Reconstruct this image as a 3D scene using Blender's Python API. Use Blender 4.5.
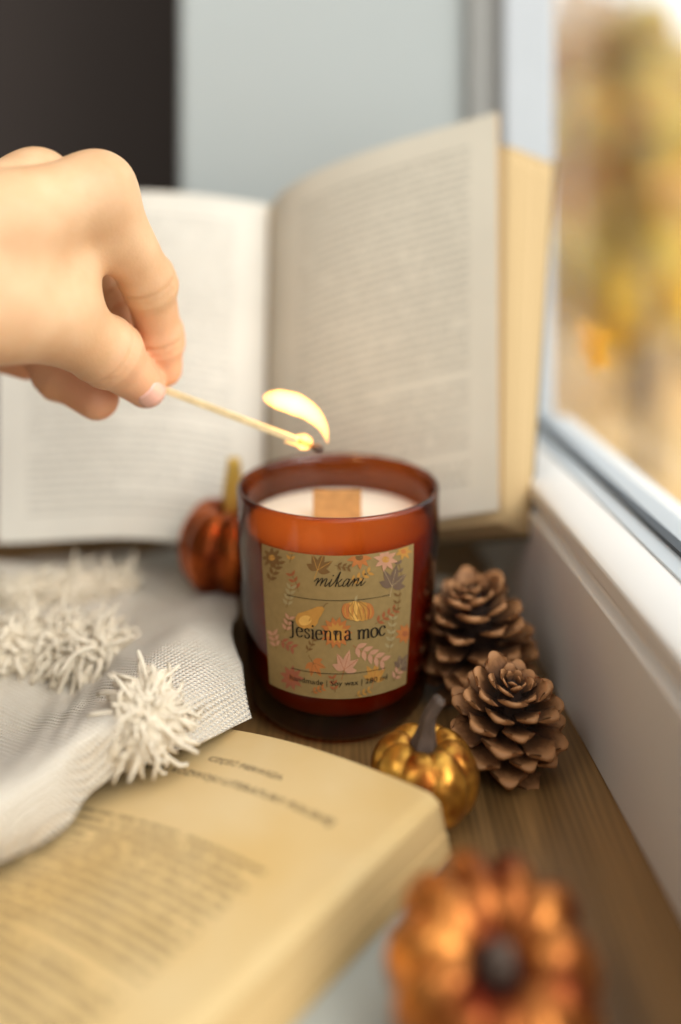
import bpy, math, random
import numpy as np
from mathutils import Vector, Matrix, Euler

for o in list(bpy.data.objects):
    bpy.data.objects.remove(o)
random.seed(7)
RNG = np.random.default_rng(11)
C = bpy.context.scene.collection
SC = bpy.context.scene
PI = math.pi

# ------------------------------------------------------------------ camera, world, lights
cam_data = bpy.data.cameras.new('camera')
cam_data.sensor_fit = 'VERTICAL'
cam_data.sensor_width = 24
cam_data.sensor_height = 36
cam_data.lens = 31.64
cam_data.shift_y = -0.3145
cam_data.clip_start = 0.01
cam_data.dof.use_dof = True
cam_data.dof.focus_distance = 0.310
cam_data.dof.aperture_fstop = 1.8
cam = bpy.data.objects.new('camera', cam_data)
cam.location = (0, 0, 0.2)
cam.rotation_euler = (PI / 2, 0, 0)
C.objects.link(cam)
SC.camera = cam

SC.view_settings.view_transform = 'Standard'
SC.view_settings.look = 'None'
SC.view_settings.exposure = 0.0
SC.view_settings.gamma = 1.0
SC.view_settings.use_curve_mapping = False
SC.cycles.use_denoising = True
SC.cycles.max_bounces = 10
SC.cycles.transparent_max_bounces = 16
SC.cycles.caustics_reflective = False
SC.cycles.caustics_refractive = False
SC.cycles.sample_clamp_indirect = 4.0

world = bpy.data.worlds.new('sky')
SC.world = world
world.use_nodes = True
wn, wl = world.node_tree.nodes, world.node_tree.links
wn.clear()
w_out = wn.new('ShaderNodeOutputWorld')
w_bg = wn.new('ShaderNodeBackground')
w_tc = wn.new('ShaderNodeTexCoord')
w_sep = wn.new('ShaderNodeSeparateXYZ')
w_ramp = wn.new('ShaderNodeValToRGB')
w_map = wn.new('ShaderNodeMapRange')
wl.new(w_tc.outputs['Generated'], w_sep.inputs[0])
wl.new(w_sep.outputs['X'], w_map.inputs['Value'])
w_map.inputs['From Min'].default_value = -1.0
w_map.inputs['From Max'].default_value = 1.0
wl.new(w_map.outputs[0], w_ramp.inputs[0])
e = w_ramp.color_ramp.elements
e[0].position, e[0].color = 0.0, (0.17, 0.16, 0.145, 1)
e[1].position, e[1].color = 0.64, (1.9, 1.92, 1.92, 1)
m_ = e.new(0.34); m_.color = (0.22, 0.205, 0.185, 1)
wl.new(w_ramp.outputs[0], w_bg.inputs[0])
w_bg.inputs[1].default_value = 0.9
wl.new(w_bg.outputs[0], w_out.inputs[0])

sun_data = bpy.data.lights.new('soft_daylight', 'SUN')
sun_data.energy = 2.2
sun_data.angle = math.radians(38)
sun_data.color = (1.0, 0.975, 0.93)
sun = bpy.data.objects.new('soft_daylight', sun_data)
sun.rotation_euler = Vector((0.66, -0.66, 0.72)).to_track_quat('Z', 'Y').to_euler()
C.objects.link(sun)

lamp_data = bpy.data.lights.new('room_lamp', 'AREA')
lamp_data.shape = 'DISK'
lamp_data.size = 0.5
lamp_data.energy = 2.6
lamp_data.color = (1.0, 0.96, 0.90)
room_lamp = bpy.data.objects.new('room_lamp', lamp_data)
room_lamp.location = (-0.55, -0.25, 1.0)
room_lamp.rotation_euler = (Vector((-0.55, -0.25, 1.0)) - Vector((0, 0.35, 0))).to_track_quat('Z', 'Y').to_euler()
C.objects.link(room_lamp)


# ------------------------------------------------------------------ helpers
def lin(r, g, b):
    f = lambda c: (c / 255 / 12.92) if c <= 10 else ((c / 255 + 0.055) / 1.055) ** 2.4
    return (f(r), f(g), f(b), 1.0)


def new_mat(name):
    m = bpy.data.materials.new(name)
    m.use_nodes = True
    nt = m.node_tree
    b = nt.nodes['Principled BSDF']
    return m, nt, b


def node(nt, kind, **kw):
    n = nt.nodes.new(kind)
    for k, v in kw.items():
        setattr(n, k, v)
    return n


def pmat(name, col, rough=0.6, metal=0.0, noise=0.0, scale=60.0, bump=0.0, bscale=None, sss=0.0, spec=0.5, col2=None, detail=4.0):
    m, nt, b = new_mat(name)
    b.inputs['Base Color'].default_value = col
    b.inputs['Roughness'].default_value = rough
    b.inputs['Metallic'].default_value = metal
    b.inputs['Specular IOR Level'].default_value = spec
    if sss:
        b.inputs['Subsurface Weight'].default_value = sss
        b.inputs['Subsurface Radius'].default_value = (1.0, 0.35, 0.2)
        b.inputs['Subsurface Scale'].default_value = 0.004
    tc = node(nt, 'ShaderNodeTexCoord')
    if noise or col2:
        t = node(nt, 'ShaderNodeTexNoise')
        t.inputs['Scale'].default_value = scale
        t.inputs['Detail'].default_value = detail
        nt.links.new(tc.outputs['Object'], t.inputs['Vector'])
        r = node(nt, 'ShaderNodeValToRGB')
        c2 = col2 or tuple(min(1, c * (1 - noise)) for c in col[:3]) + (1,)
        r.color_ramp.elements[0].position = 0.35
        r.color_ramp.elements[1].position = 0.65
        r.color_ramp.elements[0].color = c2
        r.color_ramp.elements[1].color = col
        nt.links.new(t.outputs[0], r.inputs[0])
        nt.links.new(r.outputs[0], b.inputs['Base Color'])
    if bump:
        t2 = node(nt, 'ShaderNodeTexNoise')
        t2.inputs['Scale'].default_value = bscale or scale
        t2.inputs['Detail'].default_value = 3
        nt.links.new(tc.outputs['Object'], t2.inputs['Vector'])
        bp = node(nt, 'ShaderNodeBump')
        bp.inputs['Strength'].default_value = bump
        bp.inputs['Distance'].default_value = 0.001
        nt.links.new(t2.outputs[0], bp.inputs['Height'])
        nt.links.new(bp.outputs[0], b.inputs['Normal'])
    return m


def mesh(name, V, F, mats, parent=None, smooth=True, uv=None, midx=None, origin=None):
    """V in world coordinates; the object's origin goes to its parent's place (or origin)."""
    V = np.asarray(V, float)
    off = np.array(parent.location) if parent is not None and origin is None else np.array(origin if origin is not None else (0, 0, 0), float)
    me = bpy.data.meshes.new(name)
    me.from_pydata([tuple(v) for v in (V - off)], [], [tuple(int(i) for i in f) for f in F])
    if not isinstance(mats, (list, tuple)):
        mats = [mats]
    for m in mats:
        me.materials.append(m)
    if midx is not None:
        me.polygons.foreach_set('material_index', np.asarray(midx, np.int32))
    if smooth:
        me.polygons.foreach_set('use_smooth', np.ones(len(me.polygons), bool))
    if uv is not None:
        l = me.uv_layers.new(name='UVMap')
        li = np.zeros(len(me.loops), np.int32)
        me.loops.foreach_get('vertex_index', li)
        l.data.foreach_set('uv', np.asarray(uv, float)[li].ravel())
    me.update()
    o = bpy.data.objects.new(name, me)
    C.objects.link(o)
    if parent is not None:
        o.parent = parent
        if origin is not None:
            o.location = Vector(origin) - parent.location
    else:
        o.location = tuple(off)
    return o


def thing(name, label, cat, loc, group=None):
    o = bpy.data.objects.new(name, None)
    o.empty_display_size = 0.01
    o.location = loc
    C.objects.link(o)
    o['label'] = label
    o['category'] = cat
    if group:
        o['group'] = group
    return o


def tag(o, label, cat, group=None, kind=None):
    o['label'] = label
    o['category'] = cat
    if group:
        o['group'] = group
    if kind:
        o['kind'] = kind
    return o


def structure(name, loc=(0, 0, 0), label=None):
    o = bpy.data.objects.new(name, None)
    o.empty_display_size = 0.01
    o.location = loc
    C.objects.link(o)
    o['kind'] = 'structure'
    if label:
        o['label'] = label
    return o


class MB:
    def __init__(s):
        s.V, s.F, s.M, s.UV = [], [], [], []

    def add(s, V, F, mi=0, uv=None):
        k = len(s.V)
        s.V += [tuple(v) for v in V]
        s.F += [tuple(i + k for i in f) for f in F]
        s.M += [mi] * len(F)
        s.UV += [tuple(u) for u in uv] if uv is not None else [(0, 0)] * len(V)

    def build(s, name, mats, parent=None, smooth=True, uv=False, origin=None):
        return mesh(name, s.V, s.F, mats, parent, smooth, s.UV if uv else None, s.M, origin)


def grid_faces(n, m, off=0, flip=False, wrap_u=False):
    """n rows of m points; vertex index off + i*m + j"""
    F = []
    for i in range(n - 1):
        for j in range(m if wrap_u else m - 1):
            a, b = off + i * m + j, off + i * m + (j + 1) % m
            c, d = off + (i + 1) * m + (j + 1) % m, off + (i + 1) * m + j
            F.append((a, d, c, b) if flip else (a, b, c, d))
    return F


def box(mb, x0, x1, y0, y1, z0, z1, mi=0, skew=None):
    V = []
    for x in (x0, x1):
        for y in (y0, y1):
            for z in (z0, z1):
                V.append((x + (skew(y) if skew else 0), y, z))
    F = [(0, 1, 3, 2), (4, 6, 7, 5), (0, 4, 5, 1), (2, 3, 7, 6), (0, 2, 6, 4), (1, 5, 7, 3)]
    mb.add(V, F, mi)


def bevel(o, w=0.002, seg=2):
    md = o.modifiers.new('bevel', 'BEVEL')
    md.width = w
    md.segments = seg
    md.limit_method = 'ANGLE'
    md.angle_limit = math.radians(40)
    for p in o.data.polygons:
        p.use_smooth = True
    o.data.set_sharp_from_angle(angle=math.radians(40)) if hasattr(o.data, 'set_sharp_from_angle') else None
    return o


def catmull(P, n):
    """resample control points (k,d) into n points with a Catmull-Rom spline"""
    P = np.asarray(P, float)
    k = len(P)
    Q = np.concatenate([(2 * P[0] - P[1])[None], P, (2 * P[-1] - P[-2])[None]])
    t = np.linspace(0, k - 1, n)
    i = np.minimum(t.astype(int), k - 2)
    f = (t - i).reshape((-1,) + (1,) * (P.ndim - 1))
    p0, p1, p2, p3 = Q[i], Q[i + 1], Q[i + 2], Q[i + 3]
    return 0.5 * (2 * p1 + (p2 - p0) * f + (2 * p0 - 5 * p1 + 4 * p2 - p3) * f ** 2 + (3 * p1 - p0 - 3 * p2 + p3) * f ** 3)


def tube(path, radii, n=8, caps=True):
    P = np.asarray(path, float)
    R = np.broadcast_to(np.asarray(radii, float), (len(P),))
    V, F = [], []
    T = np.gradient(P, axis=0)
    T /= np.linalg.norm(T, axis=1)[:, None] + 1e-12
    up = np.array([0, 0, 1.0]) if abs(T[0][2]) < 0.9 else np.array([1.0, 0, 0])
    a = np.cross(T[0], up); a /= np.linalg.norm(a)
    for i in range(len(P)):
        a = a - T[i] * a.dot(T[i]); a /= np.linalg.norm(a) + 1e-12
        b = np.cross(T[i], a)
        for k in range(n):
            th = 2 * PI * k / n
            V.append(P[i] + R[i] * (math.cos(th) * a + math.sin(th) * b))
    F = grid_faces(len(P), n, wrap_u=True)
    if caps:
        F.append(tuple(range(n - 1, -1, -1)))
        F.append(tuple(range((len(P) - 1) * n, len(P) * n)))
    return V, F


def lathe(profile, n=64, cx=0, cy=0, cz=0):
    V = [(cx + r * math.cos(2 * PI * k / n), cy + r * math.sin(2 * PI * k / n), cz + z) for r, z in profile for k in range(n)]
    return V, grid_faces(len(profile), n, wrap_u=True)


# ------------------------------------------------------------------ materials: setting
def wood_mat():
    m, nt, b = new_mat('oak_board')
    tc = node(nt, 'ShaderNodeTexCoord')
    mp = node(nt, 'ShaderNodeMapping')
    mp.inputs['Scale'].default_value = (46, 3.6, 46)
    mp.inputs['Rotation'].default_value = (0, 0, math.radians(-3))
    nt.links.new(tc.outputs['Object'], mp.inputs[0])
    n1 = node(nt, 'ShaderNodeTexNoise')
    n1.inputs['Scale'].default_value = 2.2
    n1.inputs['Detail'].default_value = 5
    n1.inputs['Distortion'].default_value = 1.2
    nt.links.new(mp.outputs[0], n1.inputs['Vector'])
    wv = node(nt, 'ShaderNodeTexWave')
    wv.inputs['Scale'].default_value = 2.6
    wv.inputs['Distortion'].default_value = 7.0
    wv.inputs['Detail'].default_value = 2.5
    nt.links.new(mp.outputs[0], wv.inputs['Vector'])
    mx = node(nt, 'ShaderNodeMath', operation='ADD')
    mul = node(nt, 'ShaderNodeMath', operation='MULTIPLY')
    mul.inputs[1].default_value = 0.16
    nt.links.new(wv.outputs['Fac'], mul.inputs[0])
    nt.links.new(mul.outputs[0], mx.inputs[0])
    nt.links.new(n1.outputs[0], mx.inputs[1])
    r = node(nt, 'ShaderNodeValToRGB')
    r.color_ramp.elements[0].position = 0.35
    r.color_ramp.elements[0].color = lin(104, 76, 42)
    r.color_ramp.elements[1].position = 0.95
    r.color_ramp.elements[1].color = lin(160, 120, 72)
    nt.links.new(mx.outputs[0], r.inputs[0])
    nt.links.new(r.outputs[0], b.inputs['Base Color'])
    b.inputs['Roughness'].default_value = 0.42
    bp = node(nt, 'ShaderNodeBump')
    bp.inputs['Strength'].default_value = 0.2
    bp.inputs['Distance'].default_value = 0.0006
    nt.links.new(mx.outputs[0], bp.inputs['Height'])
    nt.links.new(bp.outputs[0], b.inputs['Normal'])
    return m


M_WOOD = wood_mat()
M_WALL = pmat('grey_white_plaster', lin(184, 189, 186), 0.9, noise=0.03, scale=8)
M_DARK = pmat('dark_brown_paint', lin(62, 52, 46), 0.8, noise=0.08, scale=5)
M_FRAME = pmat('window_frame_plastic', lin(232, 228, 222), 0.35, noise=0.02, scale=20)
M_GASKET = pmat('grey_rubber_seal', lin(120, 126, 132), 0.6, noise=0.1, scale=40)


def thin_fresnel(nt, base, gain):
    """reflectance of a thin sheet of glass, the same from either side"""
    lw = node(nt, 'ShaderNodeLayerWeight')
    lw.inputs['Blend'].default_value = 0.5
    pw = node(nt, 'ShaderNodeMath', operation='POWER')
    pw.inputs[1].default_value = 5.0
    nt.links.new(lw.outputs['Facing'], pw.inputs[0])
    ma = node(nt, 'ShaderNodeMath', operation='MULTIPLY_ADD', use_clamp=True)
    nt.links.new(pw.outputs[0], ma.inputs[0])
    ma.inputs[1].default_value = gain
    ma.inputs[2].default_value = base
    return ma


def pane_mat():
    m = bpy.data.materials.new('window_glass')
    m.use_nodes = True
    nt = m.node_tree
    nt.nodes.clear()
    out = node(nt, 'ShaderNodeOutputMaterial')
    tr = node(nt, 'ShaderNodeBsdfTransparent')
    tr.inputs[0].default_value = (0.98, 0.99, 0.99, 1)
    gl = node(nt, 'ShaderNodeBsdfGlossy')
    gl.inputs['Roughness'].default_value = 0.02
    fr = thin_fresnel(nt, 0.03, 0.5)
    mx = node(nt, 'ShaderNodeMixShader')
    nt.links.new(fr.outputs[0], mx.inputs[0])
    nt.links.new(tr.outputs[0], mx.inputs[1])
    nt.links.new(gl.outputs[0], mx.inputs[2])
    nt.links.new(mx.outputs[0], out.inputs[0])
    return m


M_PANE = pane_mat()

# ------------------------------------------------------------------ the setting
# wooden window sill
mb = MB()
box(mb, -0.34, 0.14, -0.12, 0.56, -0.03, 0.0)
sill = mb.build('windowsill', M_WOOD, None, smooth=False)
sill['kind'] = 'structure'
sill['label'] = 'brown oak board forming the window sill'
bevel(sill, 0.003)

SK = lambda y: 0.1086 - 0.0643 * y          # the window runs along this slightly turned line
Y0, Y1 = -0.3, 0.521
win = structure('window_1', (0.1, 0.25, 0.0), 'white window beside the sill with autumn trees outside')


def profile_bar(name, prof, mat, y0=Y0, y1=Y1, parent=win, n=2):
    """extrude a closed (x, z) profile along the window line"""
    k = len(prof)
    V = [(SK(y) + x, y, z) for y in (y0, y1) for x, z in prof]
    F = [(i, (i + 1) % k, k + (i + 1) % k, k + i) for i in range(k)] + [tuple(range(k - 1, -1, -1)), tuple(range(k, 2 * k))]
    o = mesh(name, V, F, mat, parent, smooth=False)
    return o


bevel(profile_bar('window_frame', [(0, 0.0), (0.06, 0.0), (0.06, 0.0600), (0.0045, 0.0600), (0.0045, 0.0585), (0, 0.0575)], M_FRAME), 0.0008)
bevel(profile_bar('sash_rail', [(0.003, 0.0615), (0.058, 0.0615), (0.058, 0.069), (0.0205, 0.0705), (0.004, 0.0712), (0.0012, 0.0695), (0.0012, 0.0635)], M_FRAME), 0.0008)
profile_bar('gasket', [(0.0060, 0.0598), (0.05, 0.0598), (0.05, 0.0618), (0.0060, 0.0618)], M_GASKET)
bevel(profile_bar('glazing_bead', [(0.0225, 0.0695), (0.0440, 0.069), (0.0440, 0.0745), (0.041, 0.0745), (0.0320, 0.0722), (0.0225, 0.0712)], pmat('bead_plastic', lin(196, 203, 208), 0.35, noise=0.02)), 0.0006)
profile_bar('gasket', [(0.0300, 0.0718), (0.0345, 0.0718), (0.0345, 0.0738), (0.0300, 0.0738)], pmat('dark_seal', lin(70, 76, 82), 0.6, noise=0.1))
profile_bar('pane', [(0.0440, 0.068), (0.0470, 0.068), (0.0470, 0.9), (0.0440, 0.9)], M_PANE)
# far upright: fixed frame post and sash stile
mb = MB()
box(mb, SK(0.52) - 0.001, SK(0.52) + 0.0205, 0.5205, 0.56, 0.0, 0.9)
bevel(mb.build('window_post', pmat('post_plastic_shaded', lin(160, 158, 152), 0.5, noise=0.03), win, smooth=False), 0.001)  # frame plastic darkened: the shade on the post is put into its colour
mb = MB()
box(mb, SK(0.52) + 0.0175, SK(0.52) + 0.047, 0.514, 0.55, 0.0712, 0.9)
bevel(mb.build('sash_stile', pmat('stile_plastic_shaded', lin(204, 207, 209), 0.4, noise=0.02), win, smooth=False), 0.002)  # same plastic as the frame, its shading painted in as a duller tone

# wall of the window niche at the far end of the sill, with its rounded outer corner
mb = MB()
n = 10
out = [(-0.0955 + 0.006 - 0.006 * math.cos(t), 0.526 + 0.006 - 0.006 * math.sin(t)) for t in np.linspace(0, PI / 2, n)]
pts = [(-0.0955, 0.85)] + out + [(0.117, 0.526), (0.117, 0.85)]
k = len(pts)
V = [(x, y, z) for z in (-0.6, 1.1) for x, y in pts]
F = [(i, (i + 1) % k, k + (i + 1) % k, k + i) for i in range(k)] + [tuple(range(k - 1, -1, -1)), tuple(range(k, 2 * k))]
mb.add(V, F)
w = mb.build('wall_far', M_WALL, None, smooth=False)
w['kind'] = 'structure'; w['label'] = 'pale grey plaster side of the window niche'
mb = MB()
box(mb, -1.6, -0.0965, 0.84, 0.9, -0.6, 1.1)
w = mb.build('wall_back', M_DARK, None, smooth=False)
w['kind'] = 'structure'; w['label'] = 'dark brown wall beyond the niche'

# ------------------------------------------------------------------ paper with printed lines
def paper_mat(name, paper, ink, lines, u0, u1, v0, v1, amount=0.7, dens=0.42, wordscale=55.0, paper2=None):
    m, nt, b = new_mat(name)
    L = nt.links
    uv = node(nt, 'ShaderNodeUVMap')
    sep = node(nt, 'ShaderNodeSeparateXYZ')
    L.new(uv.outputs[0], sep.inputs[0])

    def math_(op, a, bb=None, cl=False):
        q = node(nt, 'ShaderNodeMath', operation=op, use_clamp=cl)
        for i, x in enumerate((a, bb)):
            if x is None:
                continue
            if isinstance(x, (int, float)):
                q.inputs[i].default_value = x
            else:
                L.new(x, q.inputs[i])
        return q.outputs[0]
    u, v = sep.outputs[0], sep.outputs[1]
    vn = math_('MULTIPLY', v, lines)
    row = math_('FLOOR', vn)
    fr = math_('SUBTRACT', vn, row)
    band = math_('LESS_THAN', math_('ABSOLUTE', math_('SUBTRACT', fr, 0.5)), dens / 2)
    cmb = node(nt, 'ShaderNodeCombineXYZ')
    L.new(math_('MULTIPLY', u, wordscale), cmb.inputs[0])
    L.new(math_('MULTIPLY', row, 7.31), cmb.inputs[1])
    nz = node(nt, 'ShaderNodeTexNoise')
    nz.inputs['Scale'].default_value = 1.0
    nz.inputs['Detail'].default_value = 0
    L.new(cmb.outputs[0], nz.inputs['Vector'])
    word = math_('GREATER_THAN', nz.outputs[0], 0.36)
    cmb2 = node(nt, 'ShaderNodeCombineXYZ')
    L.new(math_('MULTIPLY', u, wordscale * 11), cmb2.inputs[0])
    L.new(math_('MULTIPLY', vn, 5.0), cmb2.inputs[1])
    nz2 = node(nt, 'ShaderNodeTexNoise')
    nz2.inputs['Scale'].default_value = 1.0
    nz2.inputs['Detail'].default_value = 1
    L.new(cmb2.outputs[0], nz2.inputs['Vector'])
    glyph = math_('MULTIPLY', math_('GREATER_THAN', nz2.outputs[0], 0.46), 1.0)
    # ragged paragraph ends
    cmb3 = node(nt, 'ShaderNodeCombineXYZ')
    L.new(math_('MULTIPLY', row, 3.77), cmb3.inputs[0])
    nz3 = node(nt, 'ShaderNodeTexWhiteNoise', noise_dimensions='1D')
    L.new(row, nz3.inputs['W'])
    short = math_('MULTIPLY', math_('GREATER_THAN', nz3.outputs['Value'], 0.88), 0.45)
    right = math_('SUBTRACT', u1, math_('MULTIPLY', short, nz3.outputs['Value']))
    box_ = math_('MULTIPLY', math_('MULTIPLY', math_('GREATER_THAN', u, u0), math_('LESS_THAN', u, right)),
                 math_('MULTIPLY', math_('GREATER_THAN', v, v0), math_('LESS_THAN', v, v1)))
    ink_f = math_('MULTIPLY', math_('MULTIPLY', math_('MULTIPLY', band, word), math_('MULTIPLY', glyph, box_)), amount)
    tc = node(nt, 'ShaderNodeTexCoord')
    pn = node(nt, 'ShaderNodeTexNoise')
    pn.inputs['Scale'].default_value = 22
    pn.inputs['Detail'].default_value = 5
    L.new(tc.outputs['Object'], pn.inputs['Vector'])
    pr = node(nt, 'ShaderNodeValToRGB')
    pr.color_ramp.elements[0].position = 0.3
    pr.color_ramp.elements[1].position = 0.7
    pr.color_ramp.elements[0].color = paper2 or tuple(c * 0.9 for c in paper[:3]) + (1,)
    pr.color_ramp.elements[1].color = paper
    L.new(pn.outputs[0], pr.inputs[0])
    mx = node(nt, 'ShaderNodeMix', data_type='RGBA')
    L.new(ink_f, mx.inputs['Factor'])
    L.new(pr.outputs[0], mx.inputs['A'])
    mx.inputs['B'].default_value = ink
    L.new(mx.outputs['Result'], b.inputs['Base Color'])
    b.inputs['Roughness'].default_value = 0.85
    b.inputs['Specular IOR Level'].default_value = 0.2
    return m


def edge_mat(name, c1, c2, axis='Z', scale=900.0):
    """page-edge striations: fine lines along the v of the UV map"""
    m, nt, b = new_mat(name)
    uv = node(nt, 'ShaderNodeUVMap')
    mp = node(nt, 'ShaderNodeMapping')
    mp.inputs['Scale'].default_value = (2.0, scale, 1)
    nt.links.new(uv.outputs[0], mp.inputs[0])
    nz = node(nt, 'ShaderNodeTexNoise')
    nz.inputs['Scale'].default_value = 1.0
    nz.inputs['Detail'].default_value = 2
    nt.links.new(mp.outputs[0], nz.inputs['Vector'])
    r = node(nt, 'ShaderNodeValToRGB')
    r.color_ramp.elements[0].position = 0.3
    r.color_ramp.elements[1].position = 0.7
    r.color_ramp.elements[0].color = c1
    r.color_ramp.elements[1].color = c2
    nt.links.new(nz.outputs[0], r.inputs[0])
    nt.links.new(r.outputs[0], b.inputs['Base Color'])
    b.inputs['Roughness'].default_value = 0.9
    b.inputs['Specular IOR Level'].default_value = 0.1
    return m


def slab(front, back, uv_front, name, mats, parent, nlayers=4):
    """closed sheaf of pages between two grids (rows i: v, cols j: u). material 0 = faces, 1 = edges"""
    n, m = front.shape[:2]
    mb = MB()
    mb.add(front.reshape(-1, 3), grid_faces(n, m), 0, uv_front.reshape(-1, 2))
    mb.add(back.reshape(-1, 3), grid_faces(n, m, flip=True), 1, np.full((n * m, 2), -1.0))
    rim = [(0, j) for j in range(m)] + [(i, m - 1) for i in range(1, n)] + [(n - 1, j) for j in range(m - 2, -1, -1)] + [(i, 0) for i in range(n - 2, 0, -1)]
    fp = np.array([front[i, j] for i, j in rim]); bp = np.array([back[i, j] for i, j in rim])
    k = len(rim)
    V, UV = [], []
    for a in range(nlayers + 1):
        t = a / nlayers
        V += list(fp * (1 - t) + bp * t)
        UV += [(q / k, t) for q in range(k)]
    F = grid_faces(nlayers + 1, k, wrap_u=True, flip=True)
    mb.add(V, F, 1, UV)
    return mb.build(name, mats, parent, smooth=True, uv=True)


# ------------------------------------------------------------------ open book standing behind the candle
M_PAGE_R = paper_mat('printed_page_shaded', lin(212, 203, 184), lin(70, 64, 56), 46, 0.14, 0.88, 0.07, 0.93, 0.5)  # paper toned down for the shade on the page turned from the window
M_PAGE_L = paper_mat('printed_page_lit', lin(238, 233, 220), lin(90, 84, 74), 46, 0.12, 0.88, 0.07, 0.93, 0.42)  # same paper made lighter: the window light is put into its colour
M_EDGE = edge_mat('page_edges', lin(172, 142, 98), lin(218, 190, 144), scale=26)
M_EDGE_T = edge_mat('page_edges_brown', lin(170, 130, 84), lin(205, 168, 118), scale=8)
M_COVER = pmat('olive_cloth_cover', lin(118, 104, 78), 0.8, noise=0.15, scale=120)

book = thing('open_book', 'old open book standing upright with its printed pages fanned behind the candle', 'book', (-0.03, 0.44, 0.02))
NU, NV = 28, 20


def page_surface(b0, b1, t0, t1, bulge_b, bulge_t, pw=0.55):
    u = np.linspace(0, 1, NU)[None, :, None]
    v = np.linspace(0, 1, NV)[:, None, None]
    b0, b1, t0, t1 = map(np.array, (b0, b1, t0, t1))
    S = (1 - v) * ((1 - u) * b0 + u * b1) + v * ((1 - u) * t0 + u * t1)
    sh = np.sin(PI * u ** pw)
    return S + sh * ((1 - v) * np.array(bulge_b) + v * np.array(bulge_t))


uvR = np.stack(np.meshgrid(np.linspace(0, 1, NU), np.linspace(0, 1, NV)), -1)
# right-hand leaf (turned a little away from the block behind it)
SB, ST = (-0.036, 0.430, 0.023), (-0.0346, 0.455, 0.1924)
Rf = page_surface(SB, (0.0678, 0.385, 0.0631), ST, (0.0739, 0.425, 0.2368), (0, -0.010, 0.008), (0.0, -0.011, 0.0075))
uvr = uvR.copy()
tvec = np.array([0.0012, 0.0020, -0.0004])
fan = np.linspace(0.25, 1, NU)[None, :, None]
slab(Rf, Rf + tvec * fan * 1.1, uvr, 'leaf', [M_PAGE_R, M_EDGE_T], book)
# right-hand page block behind it
Bf = page_surface((-0.0345, 0.436, 0.022), (0.0700, 0.3885, 0.0570), (-0.0330, 0.461, 0.1915), (0.0802, 0.4310, 0.2215), (0, -0.009, 0.006), (0, -0.0105, 0.005))
Bb = page_surface((-0.031, 0.444, 0.018), (0.0822, 0.3935, 0.0490), (-0.0295, 0.469, 0.1885), (0.1050, 0.4430, 0.2130), (0, -0.004, 0.003), (0, -0.004, 0.002))
slab(Bf, Bb, np.full_like(uvR, -1.0), 'page_block', [M_EDGE, M_EDGE], book, 10)
Cf = page_surface((-0.030, 0.4455, 0.0155), (0.0832, 0.3955, 0.0460), (-0.0285, 0.4715, 0.1895), (0.1065, 0.4455, 0.2145), (0, -0.003, 0.003), (0, -0.003, 0.002))
slab(Cf, Cf + np.array([0.0008, 0.0022, -0.0006]), np.full_like(uvR, -1.0), 'cover', [M_COVER, M_COVER], book)
# left-hand block with the facing page
Lf = page_surface((-0.1665, 0.436, 0.0290), (-0.0375, 0.432, 0.0215), (-0.178, 0.468, 0.1970), (-0.0365, 0.457, 0.1925), (0, -0.006, 0.0095), (0, -0.008, 0.005), 1.3)
Lb = page_surface((-0.1655, 0.450, 0.0265), (-0.0335, 0.444, 0.0180), (-0.177, 0.481, 0.1945), (-0.0325, 0.469, 0.1890), (0, -0.004, 0.0085), (0, -0.004, 0.004), 1.3)
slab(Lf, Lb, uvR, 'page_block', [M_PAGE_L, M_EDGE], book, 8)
Kf = page_surface((-0.1685, 0.4515, 0.0225), (-0.0325, 0.4455, 0.0140), (-0.180, 0.4835, 0.1960), (-0.0315, 0.4715, 0.1900), (0, -0.004, 0.0085), (0, -0.004, 0.004), 1.3)
slab(Kf, Kf + np.array([0, 0.0022, -0.0006]), np.full_like(uvR, -1.0), 'cover', [M_COVER, M_COVER], book)
V, F = tube(catmull([(-0.031, 0.4485, 0.0135), (-0.0295, 0.4745, 0.190)], 6), 0.0026, 10)
mesh('spine', V, F, M_COVER, book)

# ------------------------------------------------------------------ the yellowed book lying in front
M_YPAGE = paper_mat('yellowed_page', lin(213, 187, 139), lin(66, 52, 36), 44, 0.045, 0.80, 0.0, 0.655, 0.85, 0.44, 40.0, paper2=lin(206, 172, 112))
M_YEDGE = edge_mat('yellowed_edges', lin(196, 158, 104), lin(234, 204, 148), scale=22)
M_GREY_COVER = pmat('pale_grey_card', lin(176, 178, 170), 0.6, noise=0.06, scale=30)
M_INK = pmat('black_ink', lin(84, 66, 46), 0.9, noise=0.2, scale=300)
TL, TR = np.array([-0.0597, 0.3248, 0.008]), np.array([0.0297, 0.2684, 0.0190])
BR, BL = np.array([-0.065, 0.152, 0.0190]), np.array([-0.135, 0.195, 0.012])


def page_pt(u, v, lift=0.0):
    p = (1 - v) * ((1 - u) * TL + u * TR) + v * ((1 - u) * BL + u * BR)
    p = p + np.array([0, 0, 0.0042 * math.sin(PI * min(max(u, 0), 1)) + lift])
    d = max(0.0, u - 0.955) / 0.045          # softly turned-down fore-edge
    p[2] -= 0.0022 * d * d
    return p


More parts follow.
